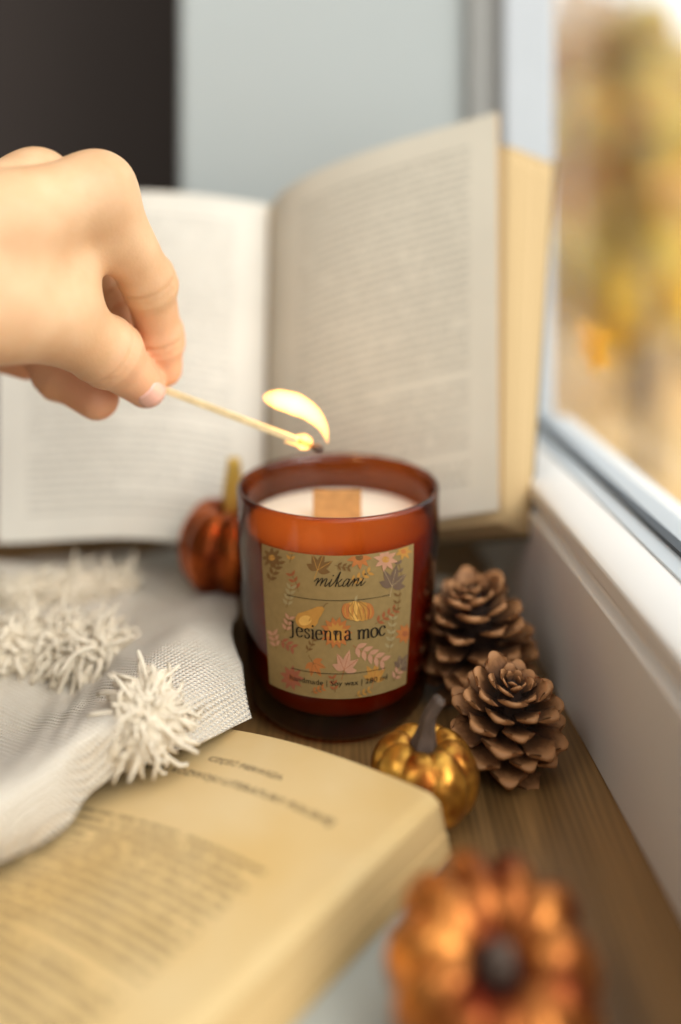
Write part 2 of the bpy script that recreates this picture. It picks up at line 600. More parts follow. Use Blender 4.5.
lying = thing('opened_book', 'yellowed old book lying flat in front, its chapter page partly under the blanket', 'book', (-0.05, 0.23, 0.0))
us = np.concatenate([np.linspace(0, 0.93, 24), np.linspace(0.945, 1, 8)])
vs = np.linspace(0, 1, 30)
top = np.array([[page_pt(u, v) for u in us] for v in vs])
bot = top.copy()
drift = np.linspace(0, 1, len(us))[None, :]
bot[:, :, 2] = 0.0022 + 0.0 * drift
bot[:, :, 0] += 0.0030 * drift
bot[:, :, 1] -= 0.0004 * drift
mid = top * 0.45 + bot * 0.55
uvb = np.array([[(u, 1 - v) for u in us] for v in vs])
up1 = top[::-1]; mid1 = mid[::-1]; bot1 = bot[::-1]
slab(up1, mid1 + np.array([0, 0, 0.0001]), uvb[::-1], 'page_block', [M_YPAGE, M_YEDGE], lying, 8)
low = mid1 + (drift ** 3)[:, :, None] * np.array([0.0004, -0.0003, 0.0]) - np.array([0, 0, 0.0003])
slab(low, bot1 + (drift ** 3)[:, :, None] * np.array([0.0004, -0.0003, 0.0]), np.full_like(uvb, -1.0), 'page_block', [M_YEDGE, M_YEDGE], lying, 8)
# pale cover underneath, standing out past the pages at the near end
cov = [(-0.066, 0.332), (0.0325, 0.2690), (0.0125, 0.2395), (0.0275, 0.2180), (-0.02, 0.135), (-0.14, 0.185)]
k = len(cov)
V = [(x, y, z) for z in (0.0002, 0.0018) for x, y in cov]
F = [(i, (i + 1) % k, k + (i + 1) % k, k + i) for i in range(k)] + [tuple(range(k - 1, -1, -1)), tuple(range(k, 2 * k))]
mesh('cover', V, F, M_GREY_COVER, lying, smooth=False)


def text_polys(body, size=1.0):
    cu = bpy.data.curves.new('heading', 'FONT')
    cu.body = body
    cu.size = size
    cu.resolution_u = 2
    ob = bpy.data.objects.new('heading', cu)
    C.objects.link(ob)
    dg = bpy.context.evaluated_depsgraph_get()
    dg.update()
    me = bpy.data.meshes.new_from_object(ob.evaluated_get(dg))
    V = np.array([v.co[:] for v in me.vertices])
    F = [tuple(p.vertices) for p in me.polygons]
    bpy.data.objects.remove(ob)
    bpy.data.curves.remove(cu)
    bpy.data.meshes.remove(me)
    return V, F


def heading(body, u0, u1, v, h):
    V, F = text_polys(body)
    w_ = V[:, 0].max() - V[:, 0].min()
    hh = 0.73
    P = [page_pt(u0 + (x - V[:, 0].min()) / w_ * (u1 - u0), v - y / hh * h, 0.00012) for x, y, _ in V]
    return P, F


mb = MB()
P, F = heading('CZĘŚĆ PIERWSZA', 0.30, 0.585, 0.128, 0.017); mb.add(P, F)
P, F = heading('KIERUNKI ROZWOJU LITERATURY POLSKIEJ', -0.0 + 0.035, 0.83, 0.190, 0.020); mb.add(P, F)
mb.build('printed_heading', M_INK, lying, smooth=False)


# ------------------------------------------------------------------ candle
JX, JY = -0.001, 0.355
candle = thing('candle', 'amber glass candle with a floral label and wooden wick standing in the centre', 'candle', (JX, JY, 0.0))


def amber_mat():
    m = bpy.data.materials.new('amber_glass')
    m.use_nodes = True
    nt = m.node_tree
    nt.nodes.clear()
    out = node(nt, 'ShaderNodeOutputMaterial')
    tr = node(nt, 'ShaderNodeBsdfTransparent')
    lw2 = node(nt, 'ShaderNodeLayerWeight')
    lw2.inputs['Blend'].default_value = 0.5
    pw2 = node(nt, 'ShaderNodeMath', operation='POWER')
    pw2.inputs[1].default_value = 2.0
    nt.links.new(lw2.outputs['Facing'], pw2.inputs[0])
    tint = node(nt, 'ShaderNodeMix', data_type='RGBA')
    tint.inputs['A'].default_value = (0.66, 0.31, 0.12, 1)
    tint.inputs['B'].default_value = (0.22, 0.05, 0.015, 1)      # longer way through the glass at a slant
    nt.links.new(pw2.outputs[0], tint.inputs['Factor'])
    nt.links.new(tint.outputs['Result'], tr.inputs[0])
    gl = node(nt, 'ShaderNodeBsdfGlossy')
    gl.inputs['Roughness'].default_value = 0.06
    fr = thin_fresnel(nt, 0.05, 0.95)
    mx = node(nt, 'ShaderNodeMixShader')
    nt.links.new(fr.outputs[0], mx.inputs[0])
    nt.links.new(tr.outputs[0], mx.inputs[1])
    nt.links.new(gl.outputs[0], mx.inputs[2])
    nt.links.new(mx.outputs[0], out.inputs[0])
    return m


M_AMBER = amber_mat()


def jar_r(z):
    """outer radius of the jar at height z"""
    return 0.0345 + (0.0397 - 0.0345) * min(1, max(0, (z - 0.006) / 0.06)) ** 0.85


prof = [(0.0001, 0.0006), (0.026, 0.0006), (0.0295, 0.0010), (0.0318, 0.0022), (0.0334, 0.0042)]
prof += [(jar_r(z), z) for z in np.linspace(0.0065, 0.0830, 16)]
prof += [(0.0397, 0.0840), (0.0392, 0.0847), (0.0384, 0.0847), (0.0376, 0.0838)]
prof += [(jar_r(z) - 0.0026, z) for z in np.linspace(0.0820, 0.012, 14)]
prof += [(0.0300, 0.0092), (0.026, 0.0080), (0.0001, 0.0078)]
V, F = lathe(prof, 96, JX, JY, 0)
mesh('jar', V, F, M_AMBER, candle)
prof = [(0.0001, 0.0082), (0.0255, 0.0083), (0.0296, 0.0096)] + [(jar_r(z) - 0.0028, z) for z in np.linspace(0.0125, 0.0690, 10)]
prof += [(0.0360, 0.0702), (0.0352, 0.0705), (0.02, 0.0704), (0.0001, 0.0703)]
V, F = lathe(prof, 96, JX, JY, 0)
mesh('wax', V, F, pmat('soy_wax', lin(244, 232, 212), 0.55, noise=0.02, scale=50), candle)
mb = MB()
box(mb, JX - 0.0098, JX + 0.0092, JY - 0.0008, JY + 0.0008, 0.0690, 0.0815)
bevel(mb.build('wick', pmat('wooden_wick', lin(200, 150, 92), 0.8, noise=0.25, scale=250), candle, smooth=False), 0.0002)

# label: everything drawn on it in (x, y) of a flat sheet, bent round the glass
LABEL_COLS = {
    'base': lin(146, 121, 76), 'ink': lin(34, 28, 20), 'gold': lin(184, 132, 62), 'orange': lin(178, 108, 56), 'rust': lin(156, 90, 54),
    'pink': lin(188, 138, 108), 'plum': lin(112, 90, 72), 'sage': lin(158, 140, 98), 'cream': lin(178, 152, 112), 'brown': lin(116, 84, 46), 'amber': lin(214, 164, 84),
    'red': lin(156, 92, 66),
}
LN = list(LABEL_COLS)
LM = [pmat('label_' + k_, LABEL_COLS[k_], 0.75, noise=0.10, scale=400, spec=0.2) for k_ in LN]
lab = MB()
LAYER = [0]


def on_label(x, y, lift, flat=False):
    """flat: y runs along the label's own level lines (the words), else along the sheet as seen from the front"""
    if lift:
        x = max(51.0, min(629.0, x))
    s = (x - 340.0) / 292.0
    a = math.asin(max(-0.97, min(0.97, s * 0.69)))
    c_ = 0.0 if flat else 52 * (1 - math.cos(a)) / (1 - math.cos(math.asin(0.69)))
    yc = y + c_
    if lift:
        yc = max(98.0, min(665.0, yc))
    z = 0.0196 + (668 - yc) / 573.0 * 0.0523
    r = jar_r(z) + 0.00015 + lift
    return (JX + r * math.sin(a), JY - r * math.cos(a), z)


NX, NZ = 49, 15
Vl = []
for i in range(NZ):
    for j in range(NX):
        s = -1 + 2 * j / (NX - 1)
        x = 340 + 292 * s
        a = math.asin(s * 0.69)
        c_ = 52 * (1 - math.cos(a)) / (1 - math.cos(math.asin(0.69)))
        y = 668 - 573 * i / (NZ - 1) - c_
        Vl.append(on_label(x, y, 0))
lab.add(Vl, grid_faces(NZ, NX), LN.index('base'))


def poly(pts, col, centre=None):
    pts = [tuple(p) for p in pts]
    c_ = centre or (sum(p[0] for p in pts) / len(pts), sum(p[1] for p in pts) / len(pts))
    LAYER[0] += 1
    lift = 0.00003 + 0.0000007 * LAYER[0]
    fl_ = col == 'ink'
    V = [on_label(*c_, lift, fl_)] + [on_label(x, y, lift, fl_) for x, y in pts]
    k = len(pts)
    lab.add(V, [(0, 1 + (i + 1) % k, 1 + i) for i in range(k)], LN.index(col))


def ell(cx, cy, a, b, rot, col, n=16):
    r = math.radians(rot)
    poly([(cx + a * math.cos(t) * math.cos(r) - b * math.sin(t) * math.sin(r), cy + a * math.cos(t) * math.sin(r) + b * math.sin(t) * math.cos(r)) for t in np.linspace(0, 2 * PI, n, endpoint=False)], col)


def leaf(x, y, L, wd, ang, col):
    r = math.radians(ang)
    pts = []
    for t in np.linspace(0, 1, 8):
        pts.append((t * L, wd * math.sin(PI * t ** 0.8)))
    pts += [(t * L, -wd * math.sin(PI * t ** 0.8)) for t in np.linspace(1, 0, 8)[1:-1]]
    poly([(x + p * math.cos(r) - q * math.sin(r), y + p * math.sin(r) + q * math.cos(r)) for p, q in pts], col)


def stroke(pts, w0, col='ink', w1=None, n=None, smooth=True):
    """pen stroke; w0 for level parts, w1 for upright parts"""
    P = catmull(pts, n or max(6, 6 * len(pts))) if smooth and len(pts) > 2 else np.array([np.array(pts[0]) + (np.array(pts[-1]) - np.array(pts[0])) * t for t in np.linspace(0, 1, 14)]) if len(pts) == 2 else np.asarray(pts, float)
    w1 = w0 if w1 is None else w1
    T = np.gradient(P, axis=0)
    T /= np.linalg.norm(T, axis=1)[:, None] + 1e-9
    wd = w0 + (w1 - w0) * np.abs(T[:, 1]) ** 1.3
    N = np.stack([-T[:, 1], T[:, 0]], 1)
    A, B = P + N * wd[:, None] / 2, P - N * wd[:, None] / 2
    LAYER[0] += 1
    lift = 0.00003 + 0.0000007 * LAYER[0]
    fl_ = col == 'ink'
    V = [on_label(*p, lift, fl_) for p in A] + [on_label(*p, lift, fl_) for p in B]
    k = len(P)
    lab.add(V, [(i, i + 1, k + i + 1, k + i) for i in range(k - 1)], LN.index(col))


def maple(x, y, s, rot, col, vein=None):
    s *= 1.35
    for da, l in ((0, 1.0), (38, 0.85), (-38, 0.85), (80, 0.62), (-80, 0.62)):
        leaf(x, y, s * l, s * 0.17, rot + da, col)
    if vein:
        for da in (0, 38, -38):
            r = math.radians(rot + da)
            stroke([(x, y), (x + 0.8 * s * math.cos(r), y + 0.8 * s * math.sin(r))], 1.6, vein)
    r = math.radians(rot + 180)
    stroke([(x, y), (x + 0.5 * s * math.cos(r), y + 0.5 * s * math.sin(r))], 2.5, vein or col)


def sprig(x, y, L, ang, col, nleaf=4, stem='brown', size=24):
    size *= 1.3
    L *= 1.1
    r = math.radians(ang)
    stroke([(x, y), (x + L * 0.5 * math.cos(r + .12), y + L * .5 * math.sin(r + .12)), (x + L * math.cos(r), y + L * math.sin(r))], 2.2, stem)
    for k_ in range(nleaf):
        t = (k_ + 0.6) / nleaf
        px_, py_ = x + L * t * math.cos(r), y + L * t * math.sin(r)
        leaf(px_, py_, size, size * 0.22, ang + 48, col)
        leaf(px_, py_, size, size * 0.22, ang - 48, col)


def flower(x, y, s, col, mid, npet=10, rot=0, squash=1.0):
    s *= 1.2
    for k_ in range(npet):
        a = rot + 360 * k_ / npet
        leaf(x, y, s, s * 0.2, a, col)
    ell(x, y, s * 0.3, s * 0.26, 0, mid)


# printed plants behind the words
maple(265, 150, 58, -70, 'brown', 'gold'); maple(240, 520, 50, 60, 'orange', 'brown'); maple(488, 590, 56, -80, 'gold', 'orange')
sprig(70, 200, 90, -60, 'brown', 4); sprig(190, 235, 70, -110, 'rust', 3, size=20); sprig(140, 300, 80, -75, 'sage', 4, size=22)
sprig(385, 200, 80, -30, 'gold', 4, size=20); sprig(485, 365, 90, -35, 'rust', 4, size=22); sprig(545, 480, 130, -85, 'sage', 5, size=20)
sprig(400, 450, 130, 28, 'pink', 5, 'rust', 34); sprig(570, 330, 130, -88, 'brown', 5, size=17); sprig(585, 210, 90, -100, 'plum', 3, size=18)
sprig(90, 470, 60, -100, 'pink', 3, size=26); sprig(105, 430, 60, 30, 'red', 3, size=24); sprig(215, 480, 60, -60, 'brown', 3, size=16)
maple(548, 215, 66, -80, 'plum', 'cream'); maple(600, 545, 46, -60, 'plum', 'cream'); maple(366, 548, 62, -75, 'pink', 'rust')
flower(520, 108, 40, 'pink', 'gold', 8, 10); flower(590, 75, 30, 'gold', 'orange', 7); flower(420, 100, 40, 'orange', 'brown', 9, 5)
flower(150, 585, 44, 'red', 'rust', 9); flower(612, 408, 36, 'orange', 'rust', 9); flower(90, 100, 36, 'brown', 'gold', 8)
sprig(330, 640, 60, -100, 'rust', 3, size=18); sprig(410, 655, 60, -20, 'gold', 3, size=16); sprig(230, 640, 50, -20, 'orange', 3, size=16); sprig(570, 600, 40, -60, 'pink', 2)
sprig(160, 120, 60, -80, 'gold', 3, size=18); sprig(330, 130, 50, 10, 'brown', 3, size=16); sprig(130, 400, 60, -70, 'pink', 3, size=22)
flower(334, 398, 54, 'orange', 'rust', 14); flower(334, 398, 36, 'gold', 'brown', 12, 10)
# pear
poly([(178, 360), (176, 340), (188, 322), (214, 314), (240, 304), (262, 294), (282, 293), (290, 304), (280, 324), (268, 342), (262, 362), (246, 378), (214, 384), (190, 376)], 'gold')
ell(214, 350, 26, 20, -20, 'amber'); stroke([(286, 296), (294, 284), (304, 280)], 3, 'brown')
# little pumpkin
for k_, (dx, a_, c_) in enumerate([(-40, 22, 'orange'), (40, 22, 'orange'), (-26, 26, 'gold'), (26, 26, 'gold'), (-9, 24, 'amber'), (12, 24, 'gold')]):
    ell(418 + dx, 312, a_, 44 - abs(dx) * 0.28, -12, c_)
for dx in (-34, -16, 3, 22, 38):
    stroke([(410 + dx * 0.3, 272), (418 + dx * 1.08, 306), (430 + dx * 0.75, 346)], 2.0, 'brown')
leaf(405, 272, 26, 5, -70, 'sage')
# words
INKW = dict(col='ink')


def rule(y, x0, x1):
    stroke([(x0, y), (x1, y)], 2.2)


rule(270, 145, 540); rule(564, 150, 535)


def serif_word(x, base, xh, letters, thick, thin):
    def S(pts, a=thin, b=thick, sm=True):
        stroke([(x + px_ * xh * 0.9, base - py_ * xh) for px_, py_ in pts], a, 'ink', b, smooth=sm)

    def foot(cx, y=0.0, w_=0.30):
        S([(cx - w_ / 2, y + 0.03), (cx + w_ / 2, y + 0.03)], thin * 1.3, thin * 1.3)

    def stem(cx, top, bot=0.0, flag=True):
        S([(cx, bot), (cx, top)])
        if flag:
            S([(cx - 0.2, top - 0.05), (cx, top - 0.02)], thin * 1.6, thin * 1.6)
    for ch in letters:
        adv = 0.0
        if ch == 'J':
            S([(0.36, 1.5), (0.36, 0.2), (0.30, -0.15), (0.10, -0.32), (-0.06, -0.26)]); foot(0.34, 1.48, 0.46); adv = 0.72
        elif ch == 'e':
            S([(0.10, 0.58), (0.78, 0.58)]); S([(0.79, 0.58), (0.70, 0.92), (0.44, 1.02), (0.18, 0.86), (0.09, 0.5), (0.18, 0.14), (0.46, -0.02), (0.80, 0.20)]); adv = 0.98
        elif ch == 's':
            S([(0.62, 0.74), (0.55, 0.97), (0.34, 1.02), (0.13, 0.88), (0.16, 0.66), (0.38, 0.52), (0.60, 0.36), (0.60, 0.12), (0.36, -0.02), (0.14, 0.06), (0.08, 0.3)], thick * 0.55, thick * 0.8); adv = 0.80
        elif ch == 'i':
            stem(0.24, 1.0); foot(0.24); ex, ey = x + 0.216 * xh, base - 1.38 * xh; ell(ex, ey, thick * 0.62, thick * 0.62, 0, 'ink', 10); adv = 0.52
        elif ch == 'n':
            stem(0.22, 1.0); foot(0.22); S([(0.24, 0.72), (0.42, 0.95), (0.62, 1.0), (0.78, 0.84), (0.80, 0.5), (0.80, 0.0)]); foot(0.80); adv = 1.20
        elif ch == 'm':
            stem(0.22, 1.0); foot(0.22)
            S([(0.24, 0.72), (0.42, 0.95), (0.58, 1.0), (0.74, 0.84), (0.76, 0.5), (0.76, 0.0)]); foot(0.76)
            S([(0.78, 0.72), (0.96, 0.95), (1.12, 1.0), (1.28, 0.84), (1.30, 0.5), (1.30, 0.0)]); foot(1.30); adv = 1.56
        elif ch == 'a':
            S([(0.14, 0.78), (0.24, 0.97), (0.46, 1.01), (0.62, 0.86), (0.64, 0.5), (0.64, 0.14), (0.74, 0.0), (0.88, 0.06)])
            S([(0.64, 0.58), (0.34, 0.5), (0.12, 0.32), (0.16, 0.06), (0.36, -0.02), (0.64, 0.2)]); adv = 0.96
        elif ch == 'o':
            S([(0.46, 1.02), (0.18, 0.86), (0.09, 0.5), (0.18, 0.14), (0.46, -0.02), (0.74, 0.14), (0.83, 0.5), (0.74, 0.86), (0.46, 1.02)]); adv = 0.98
        elif ch == 'c':
            S([(0.76, 0.74), (0.66, 0.97), (0.44, 1.02), (0.18, 0.86), (0.09, 0.5), (0.18, 0.14), (0.46, -0.02), (0.80, 0.20)]); adv = 0.92
        elif ch == ' ':
            adv = 0.58
        x += adv * xh * 0.9
    return x


serif_word(152, 428, 37, 'Jesienna moc', 7.2, 2.6)
# script word over the first rule
def script(x, base, xh):
    sl = lambda px_, py_: (x + (px_ + 0.32 * py_) * xh, base - py_ * xh)
    S = lambda pts, w0=2.0, w1=3.6: stroke([sl(*p) for p in pts], w0, 'ink', w1)
    S([(-0.3, 0.5), (0.0, 0.95), (0.12, 0.9), (0.1, 0.0)]); S([(0.1, 0.2), (0.45, 0.95), (0.62, 0.9), (0.6, 0.0)]); S([(0.6, 0.2), (0.95, 0.95), (1.14, 0.9), (1.12, 0.2), (1.25, 0.0), (1.6, 0.55)])
    S([(1.72, 0.95), (1.66, 0.2), (1.8, 0.0), (2.2, 0.6)]); ell(*sl(1.74, 1.42), 3, 3, 0, 'ink', 8)
    S([(2.2, 0.6), (2.46, 1.9)], 4, 4); S([(2.46, 1.9), (2.42, 0.0)], 4, 4); S([(2.44, 0.42), (2.7, 0.62), (2.94, 0.98)]); S([(2.52, 0.52), (2.76, 0.25), (2.9, 0.0), (3.3, 0.3)])
    S([(3.86, 0.8), (3.6, 0.98), (3.3, 0.6), (3.3, 0.1), (3.56, 0.06), (3.84, 0.7), (3.9, 0.95), (3.84, 0.2), (3.98, 0.0), (4.2, 0.4)])
    S([(4.2, 0.4), (4.42, 0.95), (4.5, 0.8), (4.44, 0.0)]); S([(4.46, 0.3), (4.8, 0.95), (4.98, 0.85), (4.94, 0.2), (5.08, 0.0), (5.42, 0.55)])
    S([(5.52, 0.95), (5.46, 0.2), (5.6, 0.0), (5.95, 0.5)]); ell(*sl(5.54, 1.42), 3, 3, 0, 'ink', 8)


script(256, 214, 31)
Vt, Ft = text_polys('handmade | Soy wax | 280 ml')
LAYER[0] += 4
wT = Vt[:, 0].max()
lab.add([on_label(142 + q[0] / wT * 402, 612 - q[1] * 30, 0.00003 + 0.0000007 * LAYER[0], True) for q in Vt], Ft, LN.index('ink'))
lb = lab.build('label', LM, candle, smooth=True)
lb['label'] = 'olive paper label printed with autumn plants'

# ------------------------------------------------------------------ pumpkins
def foil_mat(name, c1, c2, rough, scale, metal=0.9, bump=0.35):
    m = pmat(name, c1, rough, metal, col2=c2, scale=scale, bump=bump, bscale=scale * 2.2, detail=3)
    return m


def pumpkin_body(R, H, lobes, dip, depth, seed, n=120, m=40, squash=2.3):
    r_ = np.random.default_rng(seed)
    amp = 1 + r_.uniform(-0.05, 0.05, lobes)
    V = []
    for i in range(m + 1):
        t = PI * i / m
        sx = abs(math.sin(t)) ** (2 / squash)
        sz = math.copysign(abs(math.cos(t)) ** (2 / squash), math.cos(t))
        for k_ in range(n):
            ph = 2 * PI * k_ / n
            li = int((ph / (2 * PI) * lobes) % lobes)
            f = abs(math.sin(ph * lobes / 2))
            rr = R * sx * (1 - depth * (1 - f ** 0.55) * (0.35 + 0.65 * sx)) * (1 + (amp[li] - 1) * f)
            z = H / 2 * sz
            q = rr / R
            z -= (dip if sz > 0 else -dip * 0.6) * math.exp(-(q / 0.33) ** 2)
            z *= (1 - 0.13 * (1 - f ** 0.6) * q)
            V.append((rr * math.cos(ph), rr * math.sin(ph), z))
    return np.array(V), grid_faces(m + 1, n, wrap_u=True, flip=True)


def pumpkin(label, cx, cy, zb, R, H, lobes, seed, body_mat, stem_mat, stem_path, stem_r, tilt=(0, 0), dip=None, depth=0.13):
    t = thing('pumpkin', label, 'pumpkin', (cx, cy, zb), 'small metallic pumpkins')
    V, F = pumpkin_body(R, H, lobes, dip if dip is not None else H * 0.22, depth, seed)
    M3 = np.array(Euler((tilt[0], tilt[1], 0.0), 'XYZ').to_matrix() @ Euler((0, 0, 0.3 * seed), 'XYZ').to_matrix())
    V = V @ M3.T
    V[:, 2] -= V[:, 2].min()
    mesh('body', V + np.array([cx, cy, zb]), F, body_mat, t)
    P = catmull(np.array(stem_path), 14)
    R_ = np.interp(np.linspace(0, 1, 14), np.linspace(0, 1, len(stem_r)), stem_r)
    Vs, Fs = tube(P, R_, 20)
    Vs = np.array(Vs)
    # five ridges along the stem
    for i in range(14):
        c_ = P[i]
        for k_ in range(20):
            d = Vs[i * 20 + k_] - c_
            Vs[i * 20 + k_] = c_ + d * (1 + 0.20 * math.cos(2 * PI * k_ / 20 * 5))
    mesh('stem', Vs, Fs, stem_mat, t)
    return t


M_GOLD = foil_mat('gold_leaf', lin(238, 180, 78), lin(140, 76, 24), 0.32, 130)
M_COPPER = foil_mat('copper_lacquer', lin(190, 98, 40), lin(110, 42, 18), 0.25, 50)
M_BURNT = foil_mat('burnt_orange_foil', lin(244, 160, 80), lin(104, 32, 14), 0.36, 48)
M_STEM = pmat('grey_brown_stem', lin(94, 76, 64), 0.7, noise=0.45, scale=200)
M_GSTEM = pmat('golden_stem', lin(214, 178, 84), 0.4, metal=0.5, noise=0.2, scale=120)
pumpkin('small gold foil pumpkin with a grey stem beside the yellowed book and front pine cone', 0.0272, 0.2895, 0.0, 0.0174, 0.0268, 8, 3, M_GOLD, M_STEM,
        [(0.0265, 0.2890, 0.0195), (0.0275, 0.2885, 0.0260), (0.0285, 0.2875, 0.0320), (0.0318, 0.2870, 0.0378)], [0.0044, 0.0027, 0.0020, 0.0018], depth=0.075)
pumpkin('copper orange pumpkin nearest the camera at the bottom of the photo', 0.0352, 0.2050, 0.0, 0.0254, 0.0350, 11, 5, M_BURNT, M_STEM,
        [(0.0345, 0.1990, 0.0270), (0.0345, 0.1965, 0.0315), (0.0342, 0.1945, 0.0345)], [0.0046, 0.0038, 0.0030], tilt=(0.42, 0.0), dip=0.0088, depth=0.17)
pumpkin('dark copper pumpkin on the blanket behind the candle', -0.0490, 0.4035, 0.0215, 0.0245, 0.0430, 8, 2, M_COPPER, M_GSTEM,
        [(-0.0475, 0.4035, 0.0530), (-0.0482, 0.4035, 0.0640), (-0.0480, 0.4030, 0.0720), (-0.0478, 0.4028, 0.0800)], [0.0052, 0.0042, 0.0034, 0.0024])


# ------------------------------------------------------------------ pine cones
def scale_mesh():
    """one cone scale, 1 long, growing along +x, thick lip at its end"""
    n, m = 9, 9
    top_, bot_ = [], []
    for i in range(n):
        t = i / (n - 1)
        w_ = 0.10 + 0.30 * t ** 1.6
        if t > 0.8:
            w_ *= math.sqrt(max(0.0, 1 - ((t - 0.8) / 0.2) ** 2 * 0.75))
        th = 0.03 + 0.10 * max(0, (t - 0.5) / 0.5) ** 1.5
        if t > 0.92:
            th *= 0.62
        for j in range(m):
            s = -1 + 2 * j / (m - 1)
            y = w_ * s
            x = t * (1 - 0.16 * s * s * t)
            cup = 0.07 * s * s * t + 0.16 * t * t
            edge = math.sqrt(max(0.0, 1 - s * s * 0.92))
            ridge = 0.05 * max(0, t - 0.6) * (1 - abs(s))
            top_.append((x, y, cup + th * edge * 0.55 + ridge))
            bot_.append((x, y, cup - th * edge * 0.75))
    V = top_ + bot_
    F = grid_faces(n, m, 0) + grid_faces(n, m, n * m, flip=True)
    rim = [j for j in range(m)] + [i * m + m - 1 for i in range(1, n)] + [(n - 1) * m + j for j in range(m - 2, -1, -1)] + [i * m for i in range(n - 2, 0, -1)]
    k = len(rim)
    F += [(rim[i], rim[i] + n * m, rim[(i + 1) % k] + n * m, rim[(i + 1) % k]) for i in range(k)]
    return np.array(V), F


def cone_mat():
    m, nt, b = new_mat('pine_cone_scale')
    tc = node(nt, 'ShaderNodeTexCoord')
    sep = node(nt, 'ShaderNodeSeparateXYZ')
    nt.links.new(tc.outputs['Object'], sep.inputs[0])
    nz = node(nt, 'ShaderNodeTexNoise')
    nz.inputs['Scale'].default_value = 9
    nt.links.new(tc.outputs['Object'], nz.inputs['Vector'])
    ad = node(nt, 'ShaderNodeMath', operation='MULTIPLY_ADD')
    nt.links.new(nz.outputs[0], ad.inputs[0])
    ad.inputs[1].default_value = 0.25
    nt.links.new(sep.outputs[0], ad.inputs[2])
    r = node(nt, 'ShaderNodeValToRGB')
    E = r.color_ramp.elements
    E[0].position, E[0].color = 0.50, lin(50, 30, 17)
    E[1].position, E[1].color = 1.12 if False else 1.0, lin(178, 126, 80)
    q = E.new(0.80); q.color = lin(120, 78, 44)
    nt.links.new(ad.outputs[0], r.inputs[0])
    nt.links.new(r.outputs[0], b.inputs['Base Color'])
    b.inputs['Roughness'].default_value = 0.65
    return m


M_CONE = cone_mat()
M_CORE = pmat('cone_core', lin(52, 32, 20), 0.9, noise=0.3, scale=200)
SV, SF = scale_mesh()
SCALE_ME = bpy.data.meshes.new('scale')
SCALE_ME.from_pydata([tuple(v) for v in SV], [], SF)
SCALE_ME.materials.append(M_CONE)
SCALE_ME.polygons.foreach_set('use_smooth', np.ones(len(SCALE_ME.polygons), bool))


def pine_cone(label, loc, H, R, tilt, spin, N=64, seed=1):
    r_ = random.Random(seed)
    t = thing('pine_cone', label, 'pine cone', loc, 'open brown pine cones')
    t.rotation_euler = tilt
    # core spindle
    prof_ = [(0.0001, 0.001), (R * 0.30, 0.003), (R * 0.36, H * 0.25), (R * 0.28, H * 0.6), (R * 0.12, H * 0.88), (0.0001, H * 0.93)]
    V, F = lathe(prof_, 20)
    me = bpy.data.meshes.new('core')
    me.from_pydata(V, [], F)
    me.materials.append(M_CORE)
    o = bpy.data.objects.new('core', me)
    C.objects.link(o)
    o.parent = t
    first = None
    for i in range(N):
        f = (i + 0.5) / N
        h = H * (0.06 + 0.80 * f ** 0.92)
        rad = R * (math.sin(PI * (0.30 + 0.70 * f) ** 0.95) ** 0.75 if f < 0.97 else 0.18)
        rad = max(rad, 0.16 * R)
        elev = math.radians(-12 + 76 * f ** 1.7 + r_.uniform(-8, 8))
        L_ = max(rad / max(0.35, math.cos(elev)), 0.30 * R) * r_.uniform(0.93, 1.05) if f < 0.75 else R * (0.60 - 0.42 * (f - 0.75) / 0.25)
        L_ = min(L_, R * 1.05)
        az = spin + i * 2.399963
        if first is None:
            o = first = bpy.data.objects.new('scale', SCALE_ME)
        else:
            o = first.copy()
        C.objects.link(o)
        o.parent = t
        base = 0.06 * R
        o.location = (base * math.cos(az), base * math.sin(az), h)
        o.rotation_euler = Euler((r_.uniform(-0.12, 0.12), -elev, az), 'XYZ')
        wf = (0.88 + 0.25 * f) * r_.uniform(0.88, 1.1)
        o.scale = (L_, L_ * wf, L_ * 0.80)
    return t


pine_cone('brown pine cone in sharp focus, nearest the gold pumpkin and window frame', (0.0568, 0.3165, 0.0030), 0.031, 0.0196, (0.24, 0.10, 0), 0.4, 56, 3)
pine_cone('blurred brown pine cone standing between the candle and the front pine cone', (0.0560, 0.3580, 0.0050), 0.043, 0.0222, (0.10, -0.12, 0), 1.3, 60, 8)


# ------------------------------------------------------------------ blanket
def W(px_, py_, z):
    """where the sight line through a pixel of the photograph meets height z"""
    D = (0.2 - z) * 900 / (py_ - 190)
    return np.array([(px_ - 340.5) / 900 * D, D, z])


